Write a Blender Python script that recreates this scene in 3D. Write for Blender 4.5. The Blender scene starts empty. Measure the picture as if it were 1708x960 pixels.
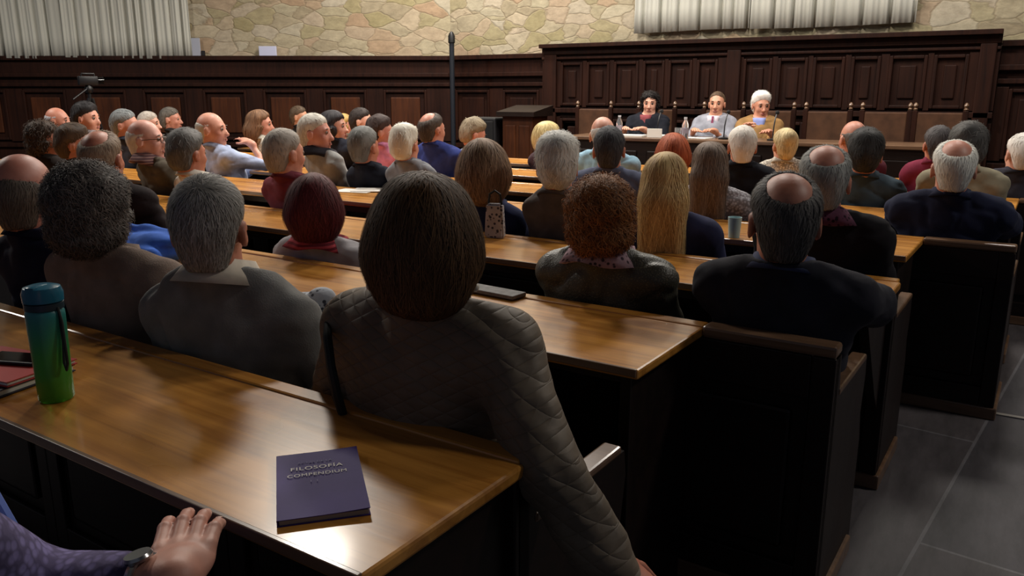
import bpy, bmesh, math, random, time
import numpy as np
from mathutils import Vector, Matrix, Euler
T0 = time.time()
rng = np.random.default_rng(7)
random.seed(7)
C = bpy.context.scene.collection
sc = bpy.context.scene
PI = math.pi

# ------------------------------------------------------------------ camera geometry
FPX, CX, CY, VH, VX = 1350.0, 854.0, 480.0, 155.0, 1686.0
PITCH = math.atan((CY - VH) / FPX)
YAW = math.atan((VX - CX) / math.hypot(FPX, CY - VH))
CAMZ = 1.38
FWD = np.array([-math.sin(YAW), math.cos(YAW)])
RGT = np.array([math.cos(YAW), math.sin(YAW)])
SH = 0.045                       # the rows run back a little towards the left


def ray(u, v):
    r, d = u - CX, v - CY
    fw = FPX * math.cos(PITCH) - d * math.sin(PITCH)
    dn = FPX * math.sin(PITCH) + d * math.cos(PITCH)
    xy = FWD * fw + RGT * r
    return np.array([xy[0], xy[1], -dn])


def at_z(u, v, z):
    r = ray(u, v)
    return r * ((z - CAMZ) / r[2]) + np.array([0, 0, CAMZ])


def at_y(u, v, Y, shear=False):
    r = ray(u, v)
    s = Y / r[1]
    if shear:
        for _ in range(8):
            s = (Y - SH * (s * r[0] + .6)) / r[1]
    return r * s + np.array([0, 0, CAMZ])


def at_d(u, v, dist):
    r = ray(u, v)
    fw = r[0] * FWD[0] + r[1] * FWD[1]
    return r * (dist / fw) + np.array([0, 0, CAMZ])


# ------------------------------------------------------------------ materials
def lin(c):
    return tuple((x / 255 / 12.92) if x / 255 <= .04045 else ((x / 255 + .055) / 1.055) ** 2.4 for x in c)


MATS = {}


def newmat(name):
    m = bpy.data.materials.new(name)
    m.use_nodes = True
    nt = m.node_tree
    b = nt.nodes['Principled BSDF']
    return m, nt, b


def N(nt, typ, **kw):
    n = nt.nodes.new(typ)
    for k, v in kw.items():
        if k.startswith('i_'):
            n.inputs[k[2:].replace('_', ' ')].default_value = v
        else:
            setattr(n, k, v)
    return n


def ramp(nt, stops):
    n = nt.nodes.new('ShaderNodeValToRGB')
    e = n.color_ramp.elements
    while len(e) > len(stops):
        e.remove(e[-1])
    while len(e) < len(stops):
        e.new(.5)
    for i, (p, c) in enumerate(stops):
        e[i].position = p
        e[i].color = (*c, 1) if len(c) == 3 else c
    return n


def coords(nt, scale=(1, 1, 1), rot=(0, 0, 0)):
    tc = N(nt, 'ShaderNodeTexCoord')
    mp = N(nt, 'ShaderNodeMapping')
    mp.inputs['Scale'].default_value = scale
    mp.inputs['Rotation'].default_value = rot
    nt.links.new(tc.outputs['Object'], mp.inputs['Vector'])
    return mp.outputs['Vector']


def bump(nt, b, height, strength=.3, dist=.01):
    n = N(nt, 'ShaderNodeBump')
    n.inputs['Strength'].default_value = strength
    n.inputs['Distance'].default_value = dist
    nt.links.new(height, n.inputs['Height'])
    nt.links.new(n.outputs['Normal'], b.inputs['Normal'])


def wood(name, c1, c2, rough=.3, coat=0., grain=1., axis=0, spec=.5):
    if name in MATS:
        return MATS[name]
    m, nt, b = newmat(name)
    s = [22, 22, 22]
    s[axis] = 1.2
    v = coords(nt, s)
    n1 = N(nt, 'ShaderNodeTexNoise', i_Scale=1.0 * grain, i_Detail=6., i_Roughness=.6, i_Distortion=.6)
    nt.links.new(v, n1.inputs['Vector'])
    v2 = coords(nt, (1.5, 2.2, 1.5))
    n2 = N(nt, 'ShaderNodeTexNoise', i_Scale=1.6, i_Detail=3.)
    nt.links.new(v2, n2.inputs['Vector'])
    ad = N(nt, 'ShaderNodeMath', operation='MULTIPLY_ADD')
    nt.links.new(n1.outputs['Fac'], ad.inputs[0])
    ad.inputs[1].default_value = .75
    mu = N(nt, 'ShaderNodeMath', operation='MULTIPLY')
    nt.links.new(n2.outputs['Fac'], mu.inputs[0])
    mu.inputs[1].default_value = .35
    nt.links.new(mu.outputs[0], ad.inputs[2])
    r = ramp(nt, [(.36, c1), (.66, c2)])
    nt.links.new(ad.outputs[0], r.inputs[0])
    nt.links.new(r.outputs[0], b.inputs['Base Color'])
    rr = N(nt, 'ShaderNodeMapRange')
    rr.inputs['To Min'].default_value = rough * .75
    rr.inputs['To Max'].default_value = rough * 1.35
    nt.links.new(n2.outputs['Fac'], rr.inputs['Value'])
    nt.links.new(rr.outputs[0], b.inputs['Roughness'])
    b.inputs['Specular IOR Level'].default_value = spec
    b.inputs['Coat Weight'].default_value = coat
    b.inputs['Coat Roughness'].default_value = .12
    bump(nt, b, n1.outputs['Fac'], .12, .002)
    MATS[name] = m
    return m


def plain(name, col, rough=.6, metal=0., spec=.5, noise=0., scale=40., emit=0.):
    if name in MATS:
        return MATS[name]
    m, nt, b = newmat(name)
    c = lin(col)
    b.inputs['Base Color'].default_value = (*c, 1)
    b.inputs['Roughness'].default_value = rough
    b.inputs['Metallic'].default_value = metal
    b.inputs['Specular IOR Level'].default_value = spec
    n = N(nt, 'ShaderNodeTexNoise', i_Scale=scale, i_Detail=3.)
    nt.links.new(coords(nt), n.inputs['Vector'])
    if noise:
        r = ramp(nt, [(.3, tuple(x * (1 - noise) for x in c)), (.7, tuple(min(1, x * (1 + noise)) for x in c))])
        nt.links.new(n.outputs['Fac'], r.inputs[0])
        nt.links.new(r.outputs[0], b.inputs['Base Color'])
    bump(nt, b, n.outputs['Fac'], .05, .002)
    MATS[name] = m
    return m


def cloth(col, kind='knit'):
    key = ('cloth', col, kind)
    if key in MATS:
        return MATS[key]
    m, nt, b = newmat('fabric_%s' % kind)
    c = lin(col)
    b.inputs['Roughness'].default_value = .9
    b.inputs['Specular IOR Level'].default_value = .15
    b.inputs['Sheen Weight'].default_value = .25
    b.inputs['Sheen Roughness'].default_value = .6
    b.inputs['Sheen Tint'].default_value = (*[min(1, x * 3 + .1) for x in c], 1)
    v = coords(nt)
    n = N(nt, 'ShaderNodeTexNoise', i_Scale=9., i_Detail=4.)
    nt.links.new(v, n.inputs['Vector'])
    lo, hi = tuple(x * .75 for x in c), tuple(min(1, x * 1.25) for x in c)
    r = ramp(nt, [(.35, lo), (.65, hi)])
    nt.links.new(n.outputs['Fac'], r.inputs[0])
    fine = N(nt, 'ShaderNodeTexNoise', i_Scale=260., i_Detail=2.)
    nt.links.new(v, fine.inputs['Vector'])
    out = r.outputs[0]
    if kind == 'quilt':
        # diamond stitching
        sep = N(nt, 'ShaderNodeSeparateXYZ')
        nt.links.new(v, sep.inputs[0])
        hs = []
        for sgn in (1, -1):
            a = N(nt, 'ShaderNodeMath', operation='MULTIPLY_ADD')
            nt.links.new(sep.outputs['X'], a.inputs[0])
            a.inputs[1].default_value = sgn * .55
            nt.links.new(sep.outputs['Z'], a.inputs[2])
            a2 = N(nt, 'ShaderNodeMath', operation='MULTIPLY')
            nt.links.new(a.outputs[0], a2.inputs[0])
            a2.inputs[1].default_value = 105.
            s = N(nt, 'ShaderNodeMath', operation='SINE')
            nt.links.new(a2.outputs[0], s.inputs[0])
            ab = N(nt, 'ShaderNodeMath', operation='ABSOLUTE')
            nt.links.new(s.outputs[0], ab.inputs[0])
            pw = N(nt, 'ShaderNodeMath', operation='POWER')
            nt.links.new(ab.outputs[0], pw.inputs[0])
            pw.inputs[1].default_value = .45
            hs.append(pw.outputs[0])
        mn = N(nt, 'ShaderNodeMath', operation='MINIMUM')
        nt.links.new(hs[0], mn.inputs[0])
        nt.links.new(hs[1], mn.inputs[1])
        bump(nt, b, mn.outputs[0], .55, .005)
        b.inputs['Roughness'].default_value = .6
        b.inputs['Specular IOR Level'].default_value = .3
    elif kind in ('pattern', 'lace', 'sequin', 'stripe', 'plaid'):
        vo = N(nt, 'ShaderNodeTexVoronoi', i_Scale={'pattern': 60., 'lace': 75., 'sequin': 170., 'stripe': 1., 'plaid': 1.}[kind])
        nt.links.new(v, vo.inputs['Vector'])
        fac = vo.outputs['Distance']
        if kind in ('stripe', 'plaid'):
            wv = N(nt, 'ShaderNodeTexWave', i_Scale=18., i_Distortion=.6)
            wv.bands_direction = 'Z'
            nt.links.new(v, wv.inputs['Vector'])
            fac = wv.outputs['Fac']
        r2 = ramp(nt, {'pattern': [(.28, (.1, .1, .13)), (.4, (1, 1, 1))],
                       'lace': [(.3, (1.05, 1.05, 1.05)), (.6, (.45, .43, .42))],
                       'sequin': [(.2, (2.2, 2.1, 1.8)), (.35, (.8, .8, .8))],
                       'stripe': [(.4, (.35, .3, .4)), (.6, (1.1, 1.1, 1.1))],
                       'plaid': [(.4, (.6, .6, .6)), (.6, (1.2, 1.2, 1.2))]}[kind])
        nt.links.new(fac, r2.inputs[0])
        mx = N(nt, 'ShaderNodeMix', data_type='RGBA', blend_type='MULTIPLY')
        mx.inputs['Factor'].default_value = 1
        nt.links.new(out, mx.inputs['A'])
        nt.links.new(r2.outputs[0], mx.inputs['B'])
        out = mx.outputs['Result']
        bump(nt, b, fac, .3, .003)
        if kind == 'sequin':
            b.inputs['Roughness'].default_value = .45
            b.inputs['Specular IOR Level'].default_value = .5
    elif kind == 'suit':
        b.inputs['Sheen Weight'].default_value = .1
        bump(nt, b, n.outputs['Fac'], .3, .012)
    else:
        bump(nt, b, fine.outputs['Fac'], .35, .003)
    nt.links.new(out, b.inputs['Base Color'])
    MATS[key] = m
    return m


def hairmat(ca, cb):
    ca = tuple(min(255, int(x * 1.25 + 6)) for x in ca)
    cb = tuple(min(255, int(x * 1.12 + 6)) for x in cb)
    key = ('hair', ca, cb)
    if key in MATS:
        return MATS[key]
    m, nt, b = newmat('hair_strands')
    at = N(nt, 'ShaderNodeAttribute', attribute_name='tone')
    r = ramp(nt, [(.0, lin(ca)), (1., lin(cb))])
    nt.links.new(at.outputs['Fac'], r.inputs[0])
    nt.links.new(r.outputs[0], b.inputs['Base Color'])
    b.inputs['Roughness'].default_value = .62
    b.inputs['Specular IOR Level'].default_value = .22
    MATS[key] = m
    return m


def skinmat(col):
    key = ('skin', col)
    if key in MATS:
        return MATS[key]
    m, nt, b = newmat('skin')
    c = lin(col)
    n = N(nt, 'ShaderNodeTexNoise', i_Scale=14., i_Detail=4.)
    nt.links.new(coords(nt), n.inputs['Vector'])
    r = ramp(nt, [(.3, (c[0] * .85, c[1] * .7, c[2] * .68)), (.7, tuple(min(1, x * 1.12) for x in c))])
    nt.links.new(n.outputs['Fac'], r.inputs[0])
    nt.links.new(r.outputs[0], b.inputs['Base Color'])
    b.inputs['Roughness'].default_value = .5
    b.inputs['Subsurface Weight'].default_value = .0
    n2 = N(nt, 'ShaderNodeTexNoise', i_Scale=220., i_Detail=2.)
    nt.links.new(coords(nt), n2.inputs['Vector'])
    bump(nt, b, n2.outputs['Fac'], .15, .001)
    MATS[key] = m
    return m


# ------------------------------------------------------------------ object helpers
def tag(o, label=None, cat=None, group=None, kind=None):
    if label: o['label'] = label
    if cat: o['category'] = cat
    if group: o['group'] = group
    if kind: o['kind'] = kind
    return o


def link(o, parent=None, loc=None, rot=None):
    C.objects.link(o)
    if parent: o.parent = parent
    if loc is not None: o.location = loc
    if rot is not None: o.rotation_euler = rot
    return o


def empty(name, loc=(0, 0, 0), rz=0):
    o = bpy.data.objects.new(name, None)
    o.empty_display_size = .1
    return link(o, None, loc, (0, 0, rz))


def npmesh(name, V, F, mat, parent=None, smooth=True, tone=None, loc=None, rot=None):
    """F: (n,k) int array of quads or triangles, or list of such arrays"""
    Fs = F if isinstance(F, list) else [F]
    me = bpy.data.meshes.new(name)
    V = np.asarray(V, np.float32)
    me.vertices.add(len(V))
    me.vertices.foreach_set('co', V.ravel())
    lv = np.concatenate([f.ravel() for f in Fs]).astype(np.int32)
    tot = np.concatenate([np.full(len(f), f.shape[1]) for f in Fs]).astype(np.int32)
    st = np.concatenate([[0], np.cumsum(tot)[:-1]]).astype(np.int32)
    me.loops.add(len(lv))
    me.loops.foreach_set('vertex_index', lv)
    me.polygons.add(len(tot))
    me.polygons.foreach_set('loop_start', st)
    me.polygons.foreach_set('loop_total', tot)
    if smooth:
        me.polygons.foreach_set('use_smooth', np.ones(len(tot), bool))
    me.update(calc_edges=True)
    if tone is not None:
        a = me.attributes.new('tone', 'FLOAT', 'POINT')
        a.data.foreach_set('value', np.asarray(tone, np.float32))
    me.materials.append(mat)
    return link(bpy.data.objects.new(name, me), parent, loc, rot)


def add_box(bm, lo, hi, bev=0., M=None, seg=2):
    r = bmesh.ops.create_cube(bm, size=1)
    vs = r['verts']
    lo, hi = Vector(lo), Vector(hi)
    for v in vs:
        v.co = Vector([lo[i] + (v.co[i] + .5) * (hi[i] - lo[i]) for i in range(3)])
    if bev:
        es = list({e for v in vs for e in v.link_edges})
        r2 = bmesh.ops.bevel(bm, geom=es, offset=bev, segments=seg, profile=.5, affect='EDGES')
        vs = list({v for f in r2['faces'] for v in f.verts} | {v for v in vs if v.is_valid})
    if M is not None:
        for v in vs:
            v.co = M @ v.co


def add_tube(bm, pts, r, n=10, caps=True):
    pts = [Vector(p) for p in pts]
    rs = r if isinstance(r, (list, tuple)) else [r] * len(pts)
    rings = []
    up = None
    for i, p in enumerate(pts):
        t = (pts[min(i + 1, len(pts) - 1)] - pts[max(i - 1, 0)]).normalized()
        if up is None:
            up = Vector((0, 0, 1)) if abs(t.z) < .9 else Vector((0, 1, 0))
        a = t.cross(up).normalized()
        b = t.cross(a).normalized()
        up = -b if up.dot(b) < 0 else b
        rings.append([bm.verts.new(p + (a * math.cos(k * 2 * PI / n) + b * math.sin(k * 2 * PI / n)) * rs[i]) for k in range(n)])
    for i in range(len(rings) - 1):
        for k in range(n):
            bm.faces.new((rings[i][k], rings[i][(k + 1) % n], rings[i + 1][(k + 1) % n], rings[i + 1][k]))
    if caps:
        bm.faces.new(rings[0][::-1])
        bm.faces.new(rings[-1])


def add_lathe(bm, prof, n=24, c=(0, 0, 0)):
    rings = []
    for r, z in prof:
        rings.append([bm.verts.new((c[0] + max(r, .0004) * math.cos(k * 2 * PI / n), c[1] + max(r, .0004) * math.sin(k * 2 * PI / n), c[2] + z)) for k in range(n)])
    for i in range(len(rings) - 1):
        for k in range(n):
            bm.faces.new((rings[i][k], rings[i][(k + 1) % n], rings[i + 1][(k + 1) % n], rings[i + 1][k]))
    bm.faces.new(rings[0][::-1])
    bm.faces.new(rings[-1])


def add_prism(bm, poly, ax, a0, a1):
    """poly: list of 2-D points in the two other axes; extruded along axis ax"""
    def mk(p, a):
        if ax == 0: return (a, p[0], p[1])
        if ax == 1: return (p[0], a, p[1])
        return (p[0], p[1], a)
    A = [bm.verts.new(mk(p, a0)) for p in poly]
    B = [bm.verts.new(mk(p, a1)) for p in poly]
    n = len(poly)
    for i in range(n):
        bm.faces.new((A[i], A[(i + 1) % n], B[(i + 1) % n], B[i]))
    bm.faces.new(A[::-1])
    bm.faces.new(B)


def add_ball(bm, c, r, u=16, v=10, M=None):
    res = bmesh.ops.create_uvsphere(bm, u_segments=u, v_segments=v, radius=1)
    rr = r if hasattr(r, '__len__') else (r, r, r)
    for q in res['verts']:
        q.co = Vector((q.co.x * rr[0], q.co.y * rr[1], q.co.z * rr[2]))
        if M is not None: q.co = M @ q.co
        q.co += Vector(c)


def obj(name, bm, mat, parent=None, loc=None, rot=None, smooth=False):
    bmesh.ops.recalc_face_normals(bm, faces=bm.faces)
    me = bpy.data.meshes.new(name)
    bm.to_mesh(me)
    bm.free()
    for m in (mat if isinstance(mat, list) else [mat]):
        me.materials.append(m)
    if smooth:
        me.polygons.foreach_set('use_smooth', np.ones(len(me.polygons), bool))
        try:
            me.set_sharp_from_angle(angle=math.radians(40))
        except Exception:
            pass
    return link(bpy.data.objects.new(name, me), parent, loc, rot)


def boxobj(name, lo, hi, mat, parent=None, bev=.004, **kw):
    bm = bmesh.new()
    add_box(bm, lo, hi, bev)
    return obj(name, bm, mat, parent, **kw)


# ------------------------------------------------------------------ implicit surfaces
class SDF:
    def __init__(s, lo, hi, h):
        s.lo = np.array(lo, np.float32)
        s.h = h
        n = np.ceil((np.array(hi) - s.lo) / h).astype(int) + 1
        s.ax = [s.lo[i] + h * np.arange(n[i], dtype=np.float32) for i in range(3)]
        s.f = np.full(n, .5, np.float32)

    def _sl(s, lo, hi):
        sl, ok = [], True
        for i in range(3):
            a = int(max(0, math.floor((lo[i] - s.lo[i]) / s.h)))
            b = int(min(len(s.ax[i]), math.ceil((hi[i] - s.lo[i]) / s.h) + 1))
            if b <= a: return None
            sl.append(slice(a, b))
        X = s.ax[0][sl[0]][:, None, None]
        Y = s.ax[1][sl[1]][None, :, None]
        Z = s.ax[2][sl[2]][None, None, :]
        return tuple(sl), X, Y, Z

    def mix(s, q, d, k, sub=False):
        a = s.f[q]
        if sub:
            h = np.clip(.5 - .5 * (a + d) / k, 0, 1)
            s.f[q] = a * (1 - h) + (-d) * h + k * h * (1 - h)
        else:
            h = np.clip(.5 + .5 * (a - d) / k, 0, 1)
            s.f[q] = a * (1 - h) + d * h - k * h * (1 - h)

    def cap(s, a, b, ra, rb, k=.02, sub=False):
        a, b = np.array(a, np.float32), np.array(b, np.float32)
        pad = max(ra, rb) + k + 3 * s.h
        g = s._sl(np.minimum(a, b) - pad, np.maximum(a, b) + pad)
        if g is None: return
        q, X, Y, Z = g
        ba = b - a
        t = ((X - a[0]) * ba[0] + (Y - a[1]) * ba[1] + (Z - a[2]) * ba[2]) / max(float(ba @ ba), 1e-9)
        t = np.clip(t, 0, 1)
        d = np.sqrt((X - a[0] - ba[0] * t) ** 2 + (Y - a[1] - ba[1] * t) ** 2 + (Z - a[2] - ba[2] * t) ** 2) - (ra + (rb - ra) * t)
        s.mix(q, d, k, sub)

    def ell(s, c, r, k=.02, M=None, sub=False):
        c = np.array(c, np.float32)
        pad = max(r) + k + 3 * s.h
        g = s._sl(c - pad, c + pad)
        if g is None: return
        q, X, Y, Z = g
        X, Y, Z = X - c[0], Y - c[1], Z - c[2]
        if M is not None:
            X, Y, Z = (M[0, 0] * X + M[1, 0] * Y + M[2, 0] * Z, M[0, 1] * X + M[1, 1] * Y + M[2, 1] * Z,
                       M[0, 2] * X + M[1, 2] * Y + M[2, 2] * Z)
        k0 = np.sqrt((X / r[0]) ** 2 + (Y / r[1]) ** 2 + (Z / r[2]) ** 2)
        k1 = np.sqrt((X / r[0] ** 2) ** 2 + (Y / r[1] ** 2) ** 2 + (Z / r[2] ** 2) ** 2)
        d = k0 * (k0 - 1) / np.maximum(k1, 1e-5)
        s.mix(q, d, k, sub)

    def grids(s):
        return s.ax[0][:, None, None], s.ax[1][None, :, None], s.ax[2][None, None, :]

    def close(s):
        for i in range(3):
            for e in (0, -1):
                q = [slice(None)] * 3
                q[i] = e
                s.f[tuple(q)] = np.maximum(s.f[tuple(q)], .01)

    def mesh(s):
        s.close()
        return nets(s.f, s.lo, s.h)

    def sample(s, P):
        g = (P - s.lo) / s.h
        g = np.clip(g, 0, np.array(s.f.shape) - 1.001)
        i = g.astype(int)
        t = g - i
        out = 0
        for dx in (0, 1):
            for dy in (0, 1):
                for dz in (0, 1):
                    w = (t[:, 0] if dx else 1 - t[:, 0]) * (t[:, 1] if dy else 1 - t[:, 1]) * (t[:, 2] if dz else 1 - t[:, 2])
                    out = out + w * s.f[i[:, 0] + dx, i[:, 1] + dy, i[:, 2] + dz]
        return out

    def grad(s, P):
        e = s.h
        G = np.stack([s.sample(P + np.eye(3)[i] * e) - s.sample(P - np.eye(3)[i] * e) for i in range(3)], 1)
        return G / np.maximum(np.linalg.norm(G, axis=1, keepdims=True), 1e-9)


def nets(f, lo, h):
    s = f < 0
    cs = [s[dx:f.shape[0] - 1 + dx, dy:f.shape[1] - 1 + dy, dz:f.shape[2] - 1 + dz] for dx in (0, 1) for dy in (0, 1) for dz in (0, 1)]
    cnt = sum(c.astype(np.int8) for c in cs)
    mask = (cnt > 0) & (cnt < 8)
    I, J, K = np.nonzero(mask)
    idx = np.full(mask.shape, -1, np.int64)
    idx[mask] = np.arange(len(I))
    acc = np.zeros((len(I), 3), np.float32)
    n = np.zeros(len(I), np.float32)
    for ax in range(3):
        o = [a for a in range(3) if a != ax]
        for p in (0, 1):
            for q in (0, 1):
                b = [0, 0, 0]
                b[o[0]], b[o[1]] = p, q
                e = list(b)
                e[ax] = 1
                f0 = f[I + b[0], J + b[1], K + b[2]]
                f1 = f[I + e[0], J + e[1], K + e[2]]
                x = (f0 < 0) != (f1 < 0)
                t = np.where(x, f0 / np.where(f0 == f1, 1, f0 - f1), 0)
                w = x.astype(np.float32)
                for a in range(3):
                    acc[:, a] += w * (t if a == ax else b[a])
                n += w
    V = lo + h * (np.stack([I, J, K], 1) + acc / n[:, None])
    Fs = []
    for ax in range(3):
        u, v = (ax + 1) % 3, (ax + 2) % 3
        sl0 = [slice(None)] * 3
        sl1 = [slice(None)] * 3
        sl0[ax], sl1[ax] = slice(0, -1), slice(1, None)
        for w in (u, v):
            sl0[w] = slice(1, -1)
            sl1[w] = slice(1, -1)
        s0, s1 = s[tuple(sl0)], s[tuple(sl1)]
        E = np.stack(np.nonzero(s0 != s1), 1)
        ins = s0[E[:, 0], E[:, 1], E[:, 2]]
        E[:, u] += 1
        E[:, v] += 1
        quad = []
        for (a, b) in ((-1, -1), (0, -1), (0, 0), (-1, 0)):
            c = E.copy()
            c[:, u] += a
            c[:, v] += b
            quad.append(idx[c[:, 0], c[:, 1], c[:, 2]])
        Q = np.stack(quad, 1)
        Q[~ins] = Q[~ins][:, ::-1]
        Fs.append(Q)
    return V, np.concatenate(Fs)


def wob(X, Y, Z, freq, seed, n=4):
    g = np.random.default_rng(seed)
    o = 0
    for i in range(n):
        d = g.normal(size=3)
        d = d / np.linalg.norm(d) * freq * g.uniform(.7, 1.5)
        o = o + np.sin(d[0] * X + d[1] * Y + d[2] * Z + g.uniform(0, 6.3))
    return o / n


# ------------------------------------------------------------------ people
def rotm(yaw, pitch=0, roll=0):
    return np.array((Matrix.Rotation(yaw, 3, 'Z') @ Matrix.Rotation(pitch, 3, 'X') @ Matrix.Rotation(roll, 3, 'Y')))


HAIRLINE = ([-.2, -.13, -.06, -.02, .02, .05, .07, .09, .14], [-.03, -.03, -.025, .0, .035, .062, .08, .095, .12])
HAIRLINE_LONG = ([-.4, -.13, -.06, .0, .03, .055, .075, .095, .14], [.03, .05, .05, .045, .05, .066, .082, .1, .12])
HAIRSEED = [0]


def build_hair(style, ca, cb, M, hc, parent, sc_, strands, width, seed):
    """hair as a solid body covered with strands, in the frame of the head"""
    g = np.random.default_rng(seed)
    h = .006 if strands > 1500 else (.008 if strands > 400 else .0095)
    low = {'long': -.42, 'bob': -.2, 'shoulder': -.24}.get(style, -.16)
    S = SDF((-.16, -.2, low), (.16, .15, .2), h)
    t = {'short': .010, 'bald': .006, 'fringe': .009, 'crown': .010, 'full': .020, 'updo': .012, 'recede': .009}.get(style, .0)
    if t:
        S.ell((0, -.012, .03), (.0745, .0945, .0885), .02)
        S.ell((0, .01, .03), (.066, .07, .07), .02)
        S.cap((0, -.056, -.01), (0, -.046, -.08), .048, .046, .03)
    elif style == 'curly':
        S.ell((0, -.014, .035), (.098, .11, .1), .02)
        S.ell((0, -.04, -.04), (.092, .076, .066), .03)
    elif style == 'bob':
        S.ell((0, -.016, .03), (.096, .117, .106), .02)
        S.ell((0, -.036, -.02), (.102, .092, .07), .05)
        S.ell((0, -.05, -.075), (.07, .06, .04), .05)
    elif style in ('long', 'shoulder'):
        S.ell((0, -.013, .03), (.088, .11, .102), .02)
        S.ell((0, -.04, -.06), (.09, .078, .1), .04)
        S.cap((.03, -.08, -.05), (.045, -.075, -.34 if style == 'long' else -.15), .06, .04, .04)
        S.cap((-.03, -.08, -.05), (-.045, -.075, -.3 if style == 'long' else -.15), .06, .04, .04)
    X, Y, Z = S.grids()
    amp = {'curly': .009, 'bob': .004, 'shoulder': .006, 'long': .006, 'full': .006}.get(style, .0015)
    fr = {'curly': 70, 'bob': 45}.get(style, 55)
    longs = style in ('bob', 'long', 'shoulder', 'curly')
    hl = HAIRLINE_LONG if longs else HAIRLINE
    yf = np.interp(S.ax[2], *hl).astype(np.float32)[None, None, :]
    if style == 'recede':
        yf = yf - .03 * np.clip((S.ax[2] - .02) / .04, 0, 1)[None, None, :]
    m = (yf - Y - .9 * np.maximum(np.abs(X) - .045, 0) * (Z > .0)) * .85
    if longs:   # face opening kept free between the side curtains
        op = np.sqrt((X / .066) ** 2 + ((Y - .1) / .085) ** 2 + ((Z + .025) / .1) ** 2)
        m = np.minimum(m, (op - 1) * .07)
    else:       # ears free, nape trimmed
        m = np.minimum(m, (Z + .088 - .22 * np.maximum(np.abs(X) - .03, 0) - .35 * np.maximum(Y + .03, 0)) * .9)
        ear = np.sqrt((np.abs(X) - .085) ** 2 + (Y + .006) ** 2 + ((Z + .018) / 1.3) ** 2) - .027
        m = np.minimum(m, ear)
    if style == 'bald':
        m = np.minimum(m, (.04 + .25 * np.maximum(-Y - .03, 0) - Z) * .9)
        m = np.minimum(m, (.03 - Y) * .9)
    if style == 'crown':
        m = np.minimum(m, (np.sqrt((X / .055) ** 2 + ((Y + .055) / .062) ** 2 + ((Z - .11) / .07) ** 2) - 1) * .055)
    if style == 'fringe':
        m = np.minimum(m, (np.sqrt((X / .05) ** 2 + ((Y - .04) / .08) ** 2 + ((Z - .125) / .08) ** 2) - 1) * .06)
    m = m + .0035 * wob(X, Y, Z, 90, seed + 5, 4) - .001
    wdt = .02 if longs else .035
    ww = np.clip(m / wdt, 0, 1)
    ww = ww * (2 - ww)
    if style == 'updo':
        base = S.f.copy()
    S.f = S.f + amp * wob(X, Y, Z * (.35 if style in ('long', 'bob', 'shoulder') else 1), fr, seed, 6) * ww
    S.f = (S.f + .006 * (1 - ww)) if longs else (S.f - t * ww + .001 * (1 - ww))
    if style == 'full':
        S.f = S.f - .008 * np.clip((Z - .06) / .05, 0, 1) * ww
    S.f = np.maximum(S.f, -m)
    if style == 'updo':
        S.ell((0, -.1, .06), (.05, .045, .055), .02)
    S.f = np.ascontiguousarray(S.f, dtype=np.float32)
    V, F = S.mesh()
    if len(V) == 0:
        return None
    tone = np.clip(.38 + .3 * wob(V[:, 0], V[:, 1], V[:, 2] * .3, 60, seed + 1), 0, 1)
    Vs, Fs, Ts = [V], [F], [tone]
    if strands:
        fi = g.integers(0, len(F), strands)
        w4 = g.dirichlet(np.ones(4), strands)
        P = (V[F[fi]] * w4[:, :, None]).sum(1).astype(np.float64)
        nseg = {'long': 12, 'bob': 9, 'shoulder': 9, 'curly': 13}.get(style, 5)
        step = {'long': .02, 'bob': .014, 'shoulder': .016, 'curly': .006}.get(style, .008)
        if style in ('short', 'bald', 'fringe', 'crown'): step = .006
        lift = g.uniform(0, {'curly': .016, 'full': .012, 'bob': .006, 'shoulder': .007, 'long': .006}.get(style, .005), strands)
        if not longs:
            lift = lift * np.clip((P[:, 2] + .07) * 9, .1, 1)
        wr = g.normal(size=(strands, 3)) * {'curly': .5, 'full': .4}.get(style, .2)
        pts = []
        nr = S.grad(P)
        for k in range(nseg):
            pts.append((P.copy(), nr.copy()))
            if longs:
                d = np.stack([P[:, 0] * 3, (P[:, 1] + .02) * 2.5, np.full(strands, -.35)], 1)
                d[:, 2] -= np.clip(.1 - P[:, 2], 0, .2) * 5
            else:
                d = P - np.array([.01, -.05, .13])
                d[:, 2] -= .05
                if style in ('short', 'full', 'fringe', 'crown', 'bald'):
                    top = np.clip((P[:, 2] - .05) * 14, 0, 1)
                    d[:, 1] += top * .1
            d /= np.linalg.norm(d, axis=1, keepdims=True) + 1e-9
            d = d + wr
            d -= nr * (d * nr).sum(1, keepdims=True)
            d /= np.linalg.norm(d, axis=1, keepdims=True) + 1e-9
            P = P + d * step
            nr = S.grad(P)
            P = P + nr * ((lift * (k + 1) / nseg + .0012) - S.sample(P))[:, None] * .8
        A = np.stack([p for p, _ in pts], 1)
        Nn = np.stack([n_ for _, n_ in pts], 1)
        Tn = np.gradient(A, axis=1)
        B = np.cross(Tn, Nn)
        B /= np.linalg.norm(B, axis=2, keepdims=True) + 1e-9
        if style == 'curly':
            kk = np.arange(nseg)[None, :, None] * g.uniform(.7, 1.1, (strands, 1, 1)) + g.uniform(0, 6.28, (strands, 1, 1))
            rad = g.uniform(.003, .009, (strands, 1, 1))
            A = A + Nn * (np.sin(kk) * rad + .004) + B * np.cos(kk) * rad
            Tn = np.gradient(A, axis=1)
            B = np.cross(Tn, Nn)
            B /= np.linalg.norm(B, axis=2, keepdims=True) + 1e-9
        wd = width * np.linspace(1, .35, nseg)[None, :, None] * g.uniform(.7, 1.3, (strands, 1, 1))
        L, R = A - B * wd, A + B * wd
        sv = np.stack([L, R], 2).reshape(-1, 3)
        base = (np.arange(strands) * nseg * 2)[:, None] + (np.arange(nseg - 1) * 2)[None, :]
        base = base.ravel() + len(V)
        Fs.append(np.stack([base, base + 1, base + 3, base + 2], 1))
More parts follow.
